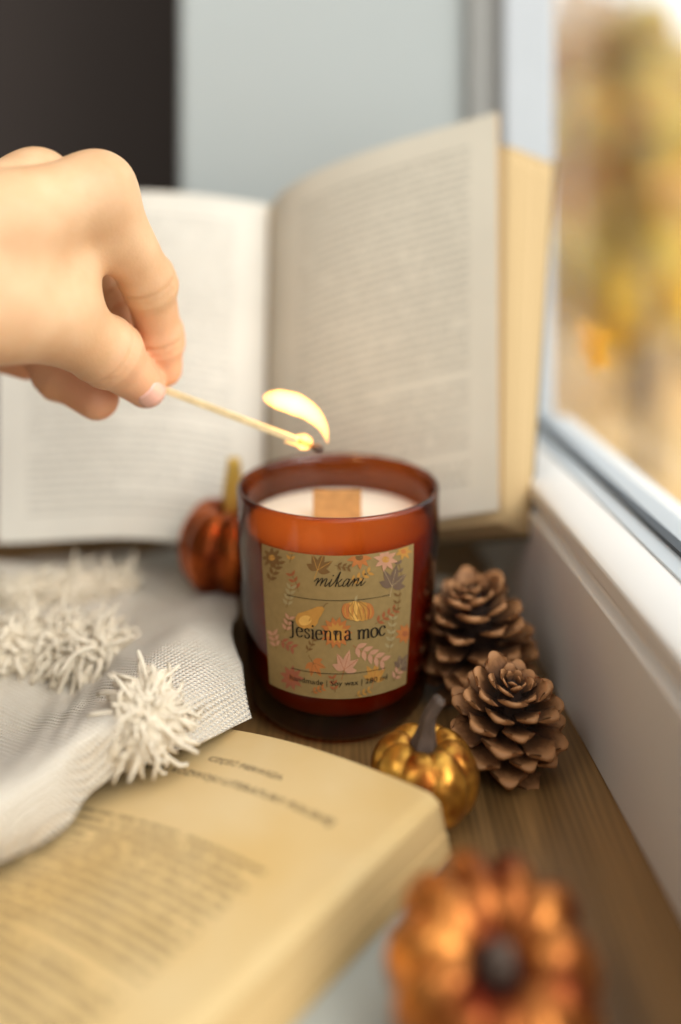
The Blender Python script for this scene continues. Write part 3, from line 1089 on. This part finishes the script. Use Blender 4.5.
ROWS = [
    [(-80, 893, .0175), (0, 863, .0165), (62, 831, .0155), (92, 792, .0175), (140, 764, .0200), (200, 742, .0205), (252, 718, .0150)],
    [(-80, 866, .028), (0, 838, .027), (56, 806, .026), (88, 768, .026), (134, 744, .027), (196, 725, .024), (248, 703, .019)],
    [(-80, 835, .036), (0, 801, .036), (50, 768, .036), (85, 738, .036), (130, 720, .035), (192, 698, .032), (243, 672, .024)],
    [(-80, 806, .036), (0, 776, .035), (48, 746, .034), (85, 718, .034), (128, 697, .035), (189, 664, .034), (239, 622, .028)],
    [(-80, 786, .024), (0, 756, .022), (48, 728, .021), (88, 702, .022), (130, 674, .033), (186, 628, .034), (236, 590, .026)],
    [(-80, 755, .009), (0, 726, .008), (50, 702, .008), (90, 678, .011), (130, 650, .025), (186, 604, .028), (234, 573, .020)],
    [(-80, 700, .011), (0, 680, .010), (50, 660, .011), (90, 642, .014), (132, 624, .019), (186, 590, .020), (240, 566, .012)],
    [(-80, 645, .018), (0, 630, .018), (50, 618, .019), (98, 608, .018), (138, 592, .015), (194, 574, .014), (268, 562, .006)],
    [(-80, 606, .014), (0, 596, .014), (50, 590, .014), (100, 582, .013), (150, 572, .013), (220, 560, .009), (352, 566, .005)],
    [(-80, 580, .021), (0, 573, .021), (56, 568, .019), (110, 564, .016), (166, 560, .011), (240, 554, .006), (452, 592, .004)],
    [(-80, 562, .016), (0, 560, .015), (60, 556, .013), (120, 552, .010), (180, 550, .007), (262, 548, .005), (476, 584, .003)],
]
G = np.array([[W(*p) for p in r] for r in ROWS])
NR, NC = 150, 170
Gd = catmull(G, NR)
Gd = catmull(Gd.transpose(1, 0, 2), NC).transpose(1, 0, 2)
# soft rumples in the slack part of the cloth
ii, jj = np.meshgrid(np.linspace(0, 1, NR), np.linspace(0, 1, NC), indexing='ij')
rum = 0.0012 * np.sin(ii * 27 + 5 * np.sin(jj * 7)) * np.sin(jj * 21 + 2) + 0.0006 * np.sin(ii * 60 + jj * 35)
Gd[:, :, 2] += rum * np.clip((ii - 0.22) * 4, 0, 1) * np.clip((1 - jj) * 8, 0, 1)
Gd[:, :, 2] = np.maximum(Gd[:, :, 2], 0.0035)
# keep the cloth out of the jar, nor over the near book's page
dx, dy = Gd[:, :, 0] - JX, Gd[:, :, 1] - JY
rr = np.hypot(dx, dy)
rj = np.where(Gd[:, :, 2] > 0.03, 0.0400, 0.0385) + 0.0032
k_ = np.where(rr < rj, rj / np.maximum(rr, 1e-6), 1.0)
Gd[:, :, 0], Gd[:, :, 1] = JX + dx * k_, JY + dy * k_


def weave_mat():
    m, nt, b = new_mat('cream_woven_cotton')
    L = nt.links
    uv = node(nt, 'ShaderNodeUVMap')
    outs = []
    for d, prof_ in (('X', 1), ('Y', 1)):
        wv = node(nt, 'ShaderNodeTexWave', bands_direction=d)
        wv.inputs['Scale'].default_value = 1.0
        wv.inputs['Distortion'].default_value = 0.6
        wv.inputs['Detail'].default_value = 1.0
        wv.inputs['Detail Scale'].default_value = 2.0
        mp = node(nt, 'ShaderNodeMapping')
        mp.inputs['Scale'].default_value = (190, 190, 1)
        mp.inputs['Rotation'].default_value = (0, 0, math.radians(33))
        L.new(uv.outputs[0], mp.inputs[0])
        L.new(mp.outputs[0], wv.inputs['Vector'])
        outs.append(wv.outputs['Fac'])
    mul = node(nt, 'ShaderNodeMath', operation='MULTIPLY')
    L.new(outs[0], mul.inputs[0]); L.new(outs[1], mul.inputs[1])
    nz = node(nt, 'ShaderNodeTexNoise')
    nz.inputs['Scale'].default_value = 260
    tc = node(nt, 'ShaderNodeTexCoord')
    L.new(tc.outputs['Object'], nz.inputs['Vector'])
    ad = node(nt, 'ShaderNodeMath', operation='MULTIPLY_ADD')
    L.new(nz.outputs[0], ad.inputs[0]); ad.inputs[1].default_value = 0.35
    L.new(mul.outputs[0], ad.inputs[2])
    bp = node(nt, 'ShaderNodeBump')
    bp.inputs['Strength'].default_value = 0.9
    bp.inputs['Distance'].default_value = 0.0012
    L.new(ad.outputs[0], bp.inputs['Height'])
    L.new(bp.outputs[0], b.inputs['Normal'])
    r = node(nt, 'ShaderNodeValToRGB')
    r.color_ramp.elements[0].position = 0.1
    r.color_ramp.elements[0].color = lin(212, 198, 176)
    r.color_ramp.elements[1].position = 0.7
    r.color_ramp.elements[1].color = lin(248, 240, 224)
    L.new(ad.outputs[0], r.inputs[0])
    L.new(r.outputs[0], b.inputs['Base Color'])
    b.inputs['Roughness'].default_value = 0.95
    b.inputs['Specular IOR Level'].default_value = 0.1
    b.inputs['Sheen Weight'].default_value = 0.3
    return m


M_WEAVE = weave_mat()
blanket = thing('blanket', 'cream woven cotton blanket with fringe tufts bunched up on the left of the candle', 'blanket', (-0.12, 0.33, 0.0))
# uv in metres along the cloth / 0.0016 per thread pair
arc_j = np.concatenate([np.zeros((NR, 1)), np.cumsum(np.linalg.norm(np.diff(Gd, axis=1), axis=2), axis=1)], 1)
arc_i = np.concatenate([np.zeros((1, NC)), np.cumsum(np.linalg.norm(np.diff(Gd, axis=0), axis=2), axis=0)], 0)
UVB = np.stack([Gd[:, :, 0], Gd[:, :, 1] + Gd[:, :, 2]], -1)
cloth = mesh('cloth', Gd.reshape(-1, 3), grid_faces(NR, NC), M_WEAVE, blanket, uv=UVB.reshape(-1, 2))
md = cloth.modifiers.new('thickness', 'SOLIDIFY')
md.thickness = 0.0030
md.offset = -1
M_YARN = pmat('cream_yarn', lin(232, 220, 198), 0.95, noise=0.08, scale=300, spec=0.1)


def tassel(c0, normal, nst, length, seed, rad=0.0005, stretch=(1.0, 1.0), lean=(0, 0, 0)):
    """a fluffy tuft of cut yarn: strands splay out all round from a knot in the cloth"""
    r_ = np.random.default_rng(seed)
    mb_ = MB()
    c0 = np.array(c0)
    nrm = np.array(normal, float); nrm /= np.linalg.norm(nrm)
    e1 = np.cross(nrm, (0, 0, 1.0)); e1 /= np.linalg.norm(e1)
    e2 = np.cross(e1, nrm)
    lean = np.array(lean, float)
    for k_ in range(nst):
        a = r_.uniform(0, 2 * PI)
        q = r_.uniform(0, 1) ** 0.7
        out_ = e1 * math.cos(a) * stretch[0] + e2 * math.sin(a) * stretch[1]
        top_ = (1 - q) * 0.5 * length
        base = c0 + out_ * q * length * 0.55 + nrm * (top_ - 0.0012) + r_.normal(0, 0.0006, 3)
        d = out_ * (0.55 + 0.5 * q) + nrm * (0.55 - 0.45 * q) + lean + r_.normal(0, 0.24, 3)
        d /= np.linalg.norm(d)
        L_ = length * r_.uniform(0.5, 0.95)
        curl = r_.normal(0, 0.50, 3) - nrm * 0.80 + np.array([0, 0, -0.10])
        p1 = base + d * L_ * 0.38 + r_.normal(0, 0.0005, 3)
        p2 = base + (d + curl * 0.42) * L_ * 0.72 + r_.normal(0, 0.0006, 3)
        p3 = base + (d * 0.9 + curl * 0.85) * L_ + r_.normal(0, 0.0006, 3)
        P = catmull([base, p1, p2, p3], 9)
        P[:, 2] = np.maximum(P[:, 2], 0.0188 if seed == 1 else 0.004)          # lies on the page, not in it
        rr_ = rad * r_.uniform(0.75, 1.4)
        V, F = tube(P, [rr_ * 0.8, rr_, rr_ * 1.05, rr_, rr_, rr_ * 0.95, rr_ * 0.95, rr_ * 0.95, rr_ * 0.85], 6)
        mb_.add(V, F)
    return mb_.build('tassel', M_YARN, blanket)


tassel(W(148, 714, 0.0350), (0.25, -0.75, 0.55), 480, 0.0092, 1, 0.00058, (1.0, 1.35), (0.10, 0.0, -0.12))
for k_, (px_, py_, z_) in enumerate([(-25, 652, .018), (20, 644, .018), (62, 646, .0175), (100, 652, .018), (22, 602, .017), (66, 597, .017), (108, 592, .015)]):
    tassel(W(px_, py_, z_), (0.15, -0.7, 0.7), 170, 0.0135 if k_ < 4 else 0.0115, 20 + k_, 0.00075, (1.3, 0.9), (0.1, -0.1, 0.0))

# ------------------------------------------------------------------ match and flame
MA, MBp = np.array([-0.0745, 0.3375, 0.1283]), np.array([-0.0070, 0.3440, 0.1006])
match = thing('match', 'lit wooden match burning over the candle, held between the fingers', 'match', tuple(MA))
dm = (MBp - MA) / np.linalg.norm(MBp - MA)
s1 = np.cross(dm, (0, 0, 1)); s1 /= np.linalg.norm(s1); s2 = np.cross(s1, dm)
hw = 0.00115
V = [p + s1 * a * hw + s2 * b_ * hw for p in (MA, MBp - dm * 0.010) for a, b_ in ((-1, -1), (1, -1), (1, 1), (-1, 1))]
F = [(0, 1, 5, 4), (1, 2, 6, 5), (2, 3, 7, 6), (3, 0, 4, 7), (3, 2, 1, 0), (4, 5, 6, 7)]
bevel(mesh('stick', V, F, pmat('match_wood', lin(232, 208, 160), 0.7, noise=0.15, scale=300), match, smooth=False), 0.0002)
V, F = tube([MBp - dm * q for q in (0.0105, 0.008, 0.0055, 0.003)], [0.0012, 0.00115, 0.0011, 0.001], 10)
o = mesh('charred_end', V, F, pmat('charred_wood', lin(120, 62, 26), 0.8, col2=lin(50, 28, 16), noise=0.5, scale=300), match)
o['label'] = 'scorched brown end of the match'
V, F = tube([MBp - dm * q for q in (0.0040, 0.0034, 0.0022, 0.001, 0.0, -0.0006)], [0.0009, 0.0014, 0.00165, 0.00165, 0.0012, 0.0003], 14)
o = mesh('match_head', V, F, pmat('burnt_head', lin(96, 74, 62), 0.8, noise=0.4, scale=500), match)
o['label'] = 'grey burnt match head'


def flame_mat(name, col, s):
    m = bpy.data.materials.new(name)
    m.use_nodes = True
    nt = m.node_tree
    nt.nodes.clear()
    out_ = node(nt, 'ShaderNodeOutputMaterial')
    em = node(nt, 'ShaderNodeEmission')
    em.inputs[0].default_value = col
    em.inputs[1].default_value = s
    nt.links.new(em.outputs[0], out_.inputs['Volume'])
    return m


FD = 0.3435
FP = lambda px_, py_: ((px_ - 340.5) / 900 * FD, FD, 0.2 - (py_ - 190) / 900 * FD)
mbf = MB()
path = catmull([FP(*p) for p in ((328, 444), (323, 427), (311, 413), (296, 404.5), (279, 399.5), (263, 397))], 24)
rad = np.interp(np.linspace(0, 1, 24), [0, .12, .35, .6, .82, 0.95, 1], [.0003, .0013, .0031, .0042, .0037, .0022, .0005])
V, F = tube(path, rad, 18); mbf.add(V, F)
path = catmull([FP(*p) for p in ((284, 442), (292, 441.5), (299, 441), (306, 443), (312, 447))], 16)
rad = np.interp(np.linspace(0, 1, 16), [0, .3, .65, .9, 1], [.0003, .0016, .0032, .0023, .0004])
V, F = tube(path, rad, 18); mbf.add(V, F)
fl = mbf.build('flame', flame_mat('burning_gas', (1.0, 0.47, 0.09, 1), 1000), match)
fl['label'] = 'yellow white flame leaning left'
pl = bpy.data.lights.new('flame_glow', 'POINT')
pl.energy = 0.012
pl.color = (1.0, 0.6, 0.25)
pl.shadow_soft_size = 0.004
po = bpy.data.objects.new('flame_glow', pl)
po.location = Vector(FP(303, 420)) - match.location
po.parent = match
C.objects.link(po)


# ------------------------------------------------------------------ the hand
def HP(px_, py_, D):
    return np.array([(px_ - 340.5) / 900 * D, D, 0.2 - (py_ - 190) / 900 * D])


lo, hi, st = np.array([-0.315, 0.165, 0.085]), np.array([-0.052, 0.395, 0.232]), 0.00105
ax = [np.arange(lo[k], hi[k], st) for k in range(3)]
GX, GY, GZ = np.meshgrid(*ax, indexing='ij')
GX, GY, GZ = [g.astype(np.float32) for g in (GX, GY, GZ)]


def cap(a, ra, b_, rb, X=None, Y=None, Z=None):
    X, Y, Z = (GX, GY, GZ) if X is None else (X, Y, Z)
    d = b_ - a
    t = np.clip(((X - a[0]) * d[0] + (Y - a[1]) * d[1] + (Z - a[2]) * d[2]) / d.dot(d), 0, 1)
    return np.sqrt((X - a[0] - t * d[0]) ** 2 + (Y - a[1] - t * d[1]) ** 2 + (Z - a[2] - t * d[2]) ** 2) - (ra + (rb - ra) * t)


def smin(a, b_, k):
    h = np.clip(0.5 + 0.5 * (b_ - a) / k, 0, 1)
    return b_ * (1 - h) + a * h - k * h * (1 - h)


WR = HP(-180, 282, .245)
FORE = HP(-620, 330, .19)
IM, IPp, ID, IT = HP(95, 191, .300), HP(149, 283, .325), HP(160, 338, .3385), HP(164, 369, .3425)
MM, MP, MD, MT = HP(35, 186, .325), HP(112, 285, .347), HP(122, 345, .353), HP(124, 377, .347)
RM, RP, RD, RT = HP(-15, 204, .345), HP(22, 320, .360), HP(60, 374, .349), HP(98, 399, .340)
PM, PP, PD, PT = HP(-55, 228, .358), HP(-45, 318, .370), HP(-8, 352, .364), HP(28, 365, .357)
TC, TM, TI, TT = HP(-80, 306, .262), HP(40, 312, .292), HP(107, 352, .317), HP(146, 388, .3325)
CHAINS = [
    [(IM, .0118), (IPp, .0091), (ID, .0082), (IT, .0070)],
    [(MM, .0118), (MP, .0090), (MD, .0080), (MT, .0068)],
    [(RM, .0110), (RP, .0092), (RD, .0090), (RT, .0080)],
    [(PM, .0100), (PP, .0078), (PD, .0070), (PT, .0060)],
    [(TM, .0140), (TI, .0112), (TT, .0074)],
]
PALM = [(FORE, .0290, WR, .0225), (WR, .0200, IM, .0115), (WR, .0200, MM, .0118), (WR, .0200, RM, .0112), (WR, .0190, PM, .0105), (WR, .0190, TC, .0165), (TC, .0175, TM, .0140),
        (HP(68, 236, .305), .0112, HP(60, 294, .300), .0118), (HP(0, 235, .285), .0150, HP(0, 300, .280), .0150)]


def hand_sdf(X, Y, Z):
    p = None
    for a, ra, b_, rb in PALM:
        c_ = cap(a, ra, b_, rb, X, Y, Z)
        p = c_ if p is None else smin(p, c_, 0.012)
    tot = None
    for ci, ch in enumerate(CHAINS):
        f = None
        for (a, ra), (b_, rb) in zip(ch[:-1], ch[1:]):
            c_ = cap(a, ra, b_, rb, X, Y, Z)
            f = c_ if f is None else smin(f, c_, 0.003)
        # knuckle swelling and pad of the tip
        for (a, ra) in ch[1:-1]:
            c_ = np.sqrt((X - a[0]) ** 2 + (Y - a[1]) ** 2 + (Z - a[2]) ** 2) - ra * 1.05
            f = smin(f, c_, 0.004)
        f = smin(p, f, 0.010 if ci < 4 else 0.008)
        # skin creases across the joints
        for (a0, _), (a, ra), (a1, _) in zip(ch[:-2], ch[1:-1], ch[2:]):
            nn_ = (a1 - a0) / np.linalg.norm(a1 - a0)
            al = (X - a[0]) * nn_[0] + (Y - a[1]) * nn_[1] + (Z - a[2]) * nn_[2]
            rd = np.sqrt((X - a[0]) ** 2 + (Y - a[1]) ** 2 + (Z - a[2]) ** 2)
            near = np.clip((ra * 1.9 - rd) / (ra * 0.5), 0, 1)
            for sft, amt in ((-0.0012, 0.0009), (0.0014, 0.0007)):
                f = f + near * amt * np.exp(-((al - sft) / 0.0009) ** 2)
        tot = f if tot is None else smin(tot, f, 0.0012)
    return tot


Dv = hand_sdf(GX, GY, GZ)


def surface_nets(Dv, lo, st):
    S = Dv < 0
    nx, ny, nz = Dv.shape
    c = np.zeros((nx - 1, ny - 1, nz - 1), np.int8)
    for i in (0, 1):
        for j in (0, 1):
            for k in (0, 1):
                c += S[i:nx - 1 + i, j:ny - 1 + j, k:nz - 1 + k]
    act = (c > 0) & (c < 8)
    idx = -np.ones(act.shape, np.int64)
    cells = np.argwhere(act)
    idx[act] = np.arange(len(cells))
    acc = np.zeros((len(cells), 3)); cnt = np.zeros(len(cells))
    corners = [(i, j, k) for i in (0, 1) for j in (0, 1) for k in (0, 1)]
    for a in corners:
        for d in range(3):
            if a[d]:
                continue
            b_ = list(a); b_[d] = 1
            va = Dv[cells[:, 0] + a[0], cells[:, 1] + a[1], cells[:, 2] + a[2]]
            vb = Dv[cells[:, 0] + b_[0], cells[:, 1] + b_[1], cells[:, 2] + b_[2]]
            cr = (va < 0) != (vb < 0)
            t = np.where(cr, va / np.where(cr, va - vb, 1), 0)
            p = np.tile(np.array(a, float), (len(cells), 1)); p[:, d] += t
            acc[cr] += p[cr]; cnt[cr] += 1
    V = lo + (cells + acc / cnt[:, None]) * st
    F = []
    for d in range(3):
        o1, o2 = [(1, 2), (2, 0), (0, 1)][d]
        sl0 = [slice(None)] * 3; sl1 = [slice(None)] * 3
        sl0[d] = slice(0, -1); sl1[d] = slice(1, None)
        A, B = S[tuple(sl0)], S[tuple(sl1)]
        for flip, mask in ((False, A & ~B), (True, ~A & B)):
            e_ = np.argwhere(mask)
            ok = (e_[:, o1] > 0) & (e_[:, o2] > 0) & (e_[:, o1] < idx.shape[o1]) & (e_[:, o2] < idx.shape[o2])
            e_ = e_[ok]
            q = []
            for s1_, s2_ in ((-1, -1), (0, -1), (0, 0), (-1, 0)):
                r = e_.copy(); r[:, o1] += s1_; r[:, o2] += s2_
                q.append(idx[r[:, 0], r[:, 1], r[:, 2]])
            q = np.stack(q, 1)
            F.append(q[:, ::-1] if flip else q)
    F = np.vstack(F)
    return V, F[(F >= 0).all(1)]


HV, HF = surface_nets(Dv, lo, st)


def skin_mat():
    m, nt, b = new_mat('skin')
    L = nt.links
    tc = node(nt, 'ShaderNodeTexCoord')
    nz = node(nt, 'ShaderNodeTexNoise')
    nz.inputs['Scale'].default_value = 45
    nz.inputs['Detail'].default_value = 4
    L.new(tc.outputs['Object'], nz.inputs['Vector'])
    r = node(nt, 'ShaderNodeValToRGB')
    r.color_ramp.elements[0].position = 0.3
    r.color_ramp.elements[0].color = lin(208, 160, 116)
    r.color_ramp.elements[1].position = 0.7
    r.color_ramp.elements[1].color = lin(225, 185, 143)
    L.new(nz.outputs[0], r.inputs[0])
    # rosier towards the finger ends
    at = node(nt, 'ShaderNodeAttribute', attribute_name='rosy')
    mx = node(nt, 'ShaderNodeMix', data_type='RGBA')
    L.new(at.outputs['Fac'], mx.inputs['Factor'])
    L.new(r.outputs[0], mx.inputs['A'])
    mx.inputs['B'].default_value = lin(230, 162, 124)
    L.new(mx.outputs['Result'], b.inputs['Base Color'])
    b.inputs['Roughness'].default_value = 0.5
    b.inputs['Subsurface Weight'].default_value = 0.25
    b.inputs['Subsurface Radius'].default_value = (1.0, 0.4, 0.25)
    b.inputs['Subsurface Scale'].default_value = 0.003
    vz = node(nt, 'ShaderNodeTexVoronoi')
    vz.inputs['Scale'].default_value = 900
    L.new(tc.outputs['Object'], vz.inputs['Vector'])
    bp = node(nt, 'ShaderNodeBump')
    bp.inputs['Strength'].default_value = 0.12
    bp.inputs['Distance'].default_value = 0.0004
    L.new(vz.outputs['Distance'], bp.inputs['Height'])
    L.new(bp.outputs[0], b.inputs['Normal'])
    return m


M_SKIN = skin_mat()
person = mesh('person', HV, HF, M_SKIN, None, smooth=True)
tag(person, 'bare left hand of a person reaching in from the left and pinching the burning match', 'person')
tips = np.array([IT, MT, RT, PT, TT])
rosy = np.clip(1 - np.min(np.linalg.norm(HV[:, None, :] - tips[None], axis=2), 1) / 0.035, 0, 1) ** 0.8 * 0.8
at = person.data.attributes.new('rosy', 'FLOAT', 'POINT')
at.data.foreach_set('value', rosy.astype(np.float32))
md = person.modifiers.new('smooth', 'SMOOTH')
md.factor = 0.5
md.iterations = 2


# thumb nail laid on the skin
def nail(tip, prev, facing, L_, Wd, back=0.0015):
    axis = tip - prev; axis /= np.linalg.norm(axis)
    f = np.array(facing, float); f -= axis * f.dot(axis); f /= np.linalg.norm(f)
    s = np.cross(axis, f)
    V = []
    n, m = 9, 9
    for lift in (0.0005, -0.0006):
        for i in range(n):
            for j in range(m):
                a, b_ = -1 + 2 * i / (n - 1), -1 + 2 * j / (m - 1)
                q = math.sqrt(max(0, 1 - 0.55 * abs(a) ** 3))
                p = tip + axis * (a * L_ / 2 + back) + s * b_ * Wd / 2 * q + f * 0.02
                for _ in range(40):
                    dd = float(hand_sdf(*[np.array(c) for c in p]))
                    p = p - f * dd * 0.9
                    if abs(dd) < 1e-5:
                        break
                V.append(p + f * (lift - 0.0004 * abs(b_) ** 2))
    F = grid_faces(n, m) + grid_faces(n, m, n * m, flip=True)
    rim = [j for j in range(m)] + [i * m + m - 1 for i in range(1, n)] + [(n - 1) * m + j for j in range(m - 2, -1, -1)] + [i * m for i in range(n - 2, 0, -1)]
    k = len(rim)
    F += [(rim[i], rim[i] + n * m, rim[(i + 1) % k] + n * m, rim[(i + 1) % k]) for i in range(k)]
    return V, F


V, F = nail(TT, TI, (0.55, -0.74, -0.30), 0.0130, 0.0104, 0.0010)
o = mesh('thumbnail', V, F, pmat('nail', lin(236, 184, 164), 0.25, noise=0.05, scale=300), person)

def leafm(name, r, g, b_):
    m, nt, b = new_mat(name)
    b.inputs['Base Color'].default_value = lin(r, g, b_)
    b.inputs['Roughness'].default_value = 0.7
    nt2 = node(nt, 'ShaderNodeBsdfTranslucent')
    nt2.inputs[0].default_value = lin(r, g, b_)
    mx = node(nt, 'ShaderNodeMixShader')
    mx.inputs[0].default_value = 0.55
    nt.links.new(b.outputs[0], mx.inputs[1]); nt.links.new(nt2.outputs[0], mx.inputs[2])
    nt.links.new(mx.outputs[0], nt.nodes['Material Output'].inputs[0])
    return m


# ------------------------------------------------------------------ outside the window
lf = MB()
cx, cy, cz = SK(0.458) + 0.0475, 0.458, 0.1215
pts = [(-0.011, 0.003), (-0.006, 0.0075), (-0.002, 0.005), (0.003, 0.0095), (0.0065, 0.0055), (0.0135, 0.0105), (0.010, 0.002), (0.0125, -0.004), (0.005, -0.0055), (0.002, -0.0115), (-0.003, -0.0065), (-0.010, -0.006), (-0.007, -0.001)]
Vt_ = []
for q in (0.0002, 0.0010):
    Vt_ += [(cx + q + 0.02 * b_ ** 2 * 20 - 0.0643 * a * 3.0, cy - a * 3.0, cz + b_ * 1.35) for a, b_ in pts]
k = len(pts)
Vt_ += [(cx + 0.0002, cy, cz), (cx + 0.001, cy, cz)]
F = [(i, (i + 1) % k, k + (i + 1) % k, k + i) for i in range(k)] + [(2 * k, (i + 1) % k, i) for i in range(k)] + [(2 * k + 1, k + i, k + (i + 1) % k) for i in range(k)]
tag(mesh('fallen_leaf', Vt_, F, leafm('orange_leaf', 255, 216, 112), None, smooth=False, origin=(cx, cy, cz)), 'orange autumn leaf stuck to the outside of the window pane', 'leaf')

M_LAWN = pmat('leaf_strewn_ground', lin(242, 198, 134), 0.95, col2=lin(226, 194, 140), scale=1.2, detail=6)
mb = MB()
nn = 24
V = [(x, y, -2.6 + 0.10 * math.sin(x * 1.3) * math.cos(y * 0.9)) for y in np.linspace(1.2, 40, nn) for x in np.linspace(0.4, 30, nn)]
mb.add(V, grid_faces(nn, nn))
g = mb.build('ground', M_LAWN, None)
g['kind'] = 'structure'; g['label'] = 'ground outside strewn with fallen leaves'


def tree(label, x, y, h, cr, leaf_cols, seed, trunk=0.16, squat=0.9, crown_z=None, nleaf=2600, ls=0.16, group='autumn trees outside the window'):
    r_ = np.random.default_rng(seed)
    z0 = -2.6
    t = thing('tree', label, 'tree', (x, y, z0), group)
    zc = crown_z if crown_z is not None else z0 + h - cr * squat
    mb_ = MB()
    P = catmull([(x, y, z0), (x + 0.1, y, z0 + (zc - z0) * 0.5), (x + 0.02, y + 0.05, zc), (x + 0.05, y, zc + cr * 0.6)], 12)
    V, F = tube(P, np.linspace(trunk, trunk * 0.3, 12), 10); mb_.add(V, F)
    for k_ in range(9):
        a = r_.uniform(0, 2 * PI); zb = zc - cr * 0.5 + cr * 0.9 * r_.uniform()
        e_ = np.array([x + cr * 0.75 * math.cos(a), y + cr * 0.75 * math.sin(a), zb + cr * 0.4])
        V, F = tube(catmull([(x, y, zb - 0.2), (np.array([x, y, zb]) * 0.5 + e_ * 0.5) + [0, 0, 0.1], e_], 6), np.linspace(trunk * 0.35, 0.02, 6), 6); mb_.add(V, F)
    mb_.build('trunk', M_BARK, t)
    nb = 26
    nleaf = int(nleaf * 0.5)
    cen = r_.normal(0, 1, (nb, 3)); cen /= np.linalg.norm(cen, axis=1)[:, None]
    cen *= cr * r_.uniform(0.25, 0.85, (nb, 1)); cen[:, 2] *= squat
    br = cr * r_.uniform(0.22, 0.42, nb)
    which = r_.integers(0, nb, nleaf)
    d = r_.normal(0, 1, (nleaf, 3)); d /= np.linalg.norm(d, axis=1)[:, None]
    pos = np.array([x, y, zc]) + cen[which] + d * (br[which] * r_.uniform(0.55, 1.0, nleaf))[:, None]
    nrm = r_.normal(0, 1, (nleaf, 3)) + d; nrm /= np.linalg.norm(nrm, axis=1)[:, None]
    a1 = np.cross(nrm, r_.normal(0, 1, (nleaf, 3))); a1 /= np.linalg.norm(a1, axis=1)[:, None]
    a2 = np.cross(nrm, a1)
    s = ls * r_.uniform(0.7, 1.3, (nleaf, 1))
    Q = np.stack([pos - a1 * s, pos - a2 * s * 0.6 + nrm * s * 0.1, pos + a1 * s, pos + a2 * s * 0.6 + nrm * s * 0.1], 1).reshape(-1, 3)
    Fq = np.arange(nleaf * 4).reshape(-1, 4)
    mesh('crown', Q, Fq, leaf_cols, t, smooth=False, midx=(which + r_.integers(0, 2, nleaf)) % len(leaf_cols))
    return t


M_BARK = pmat('bark', lin(150, 132, 112), 0.9, noise=0.3, scale=20, bump=0.5)
LY, LYG = leafm('yellow_leaves', 255, 230, 80), leafm('olive_yellow_leaves', 242, 230, 140)
LO, LT, LP = leafm('orange_leaves', 250, 208, 118), leafm('tan_leaves', 246, 224, 164), leafm('rosy_leaves', 246, 224, 206)
LG = leafm('green_leaves', 226, 224, 140)
tree('tall tan and orange autumn tree straight ahead outside the window', 2.9, 8.6, 7.5, 1.0, [LT, LYG, LYG, LO], 1, crown_z=0.9, nleaf=3200, squat=1.9, trunk=0.09)
tree('low bright yellow autumn tree in front of the orange ones', 3.7, 11.4, 3.6, 0.95, [LY, LY, LYG], 2, crown_z=-1.15, nleaf=2600)
tree('olive yellow tree close behind the far window upright', 3.0, 13.6, 6.5, 1.15, [LYG, LT], 3, crown_z=-0.1, nleaf=3200, squat=1.6)
tree('pale rosy tree crown at the top of the window view', 4.5, 16.8, 9.0, 1.5, [LP, LT], 4, crown_z=2.9, nleaf=3000)
tree('orange tree at the right edge of the window view', 5.3, 13.6, 6.0, 1.2, [LO, LY], 5, crown_z=0.3, nleaf=3000, squat=1.4)
tree('distant olive green tree filling the gap behind the others', 5.8, 22.0, 8.0, 2.3, [LG, LYG, LT], 6, crown_z=0.2, nleaf=4000, ls=0.22, squat=1.2)
tree('distant brown and yellow tree far down the garden', 8.9, 25.5, 7.0, 2.6, [LT, LYG, LY], 9, crown_z=-0.2, nleaf=3600, ls=0.22)
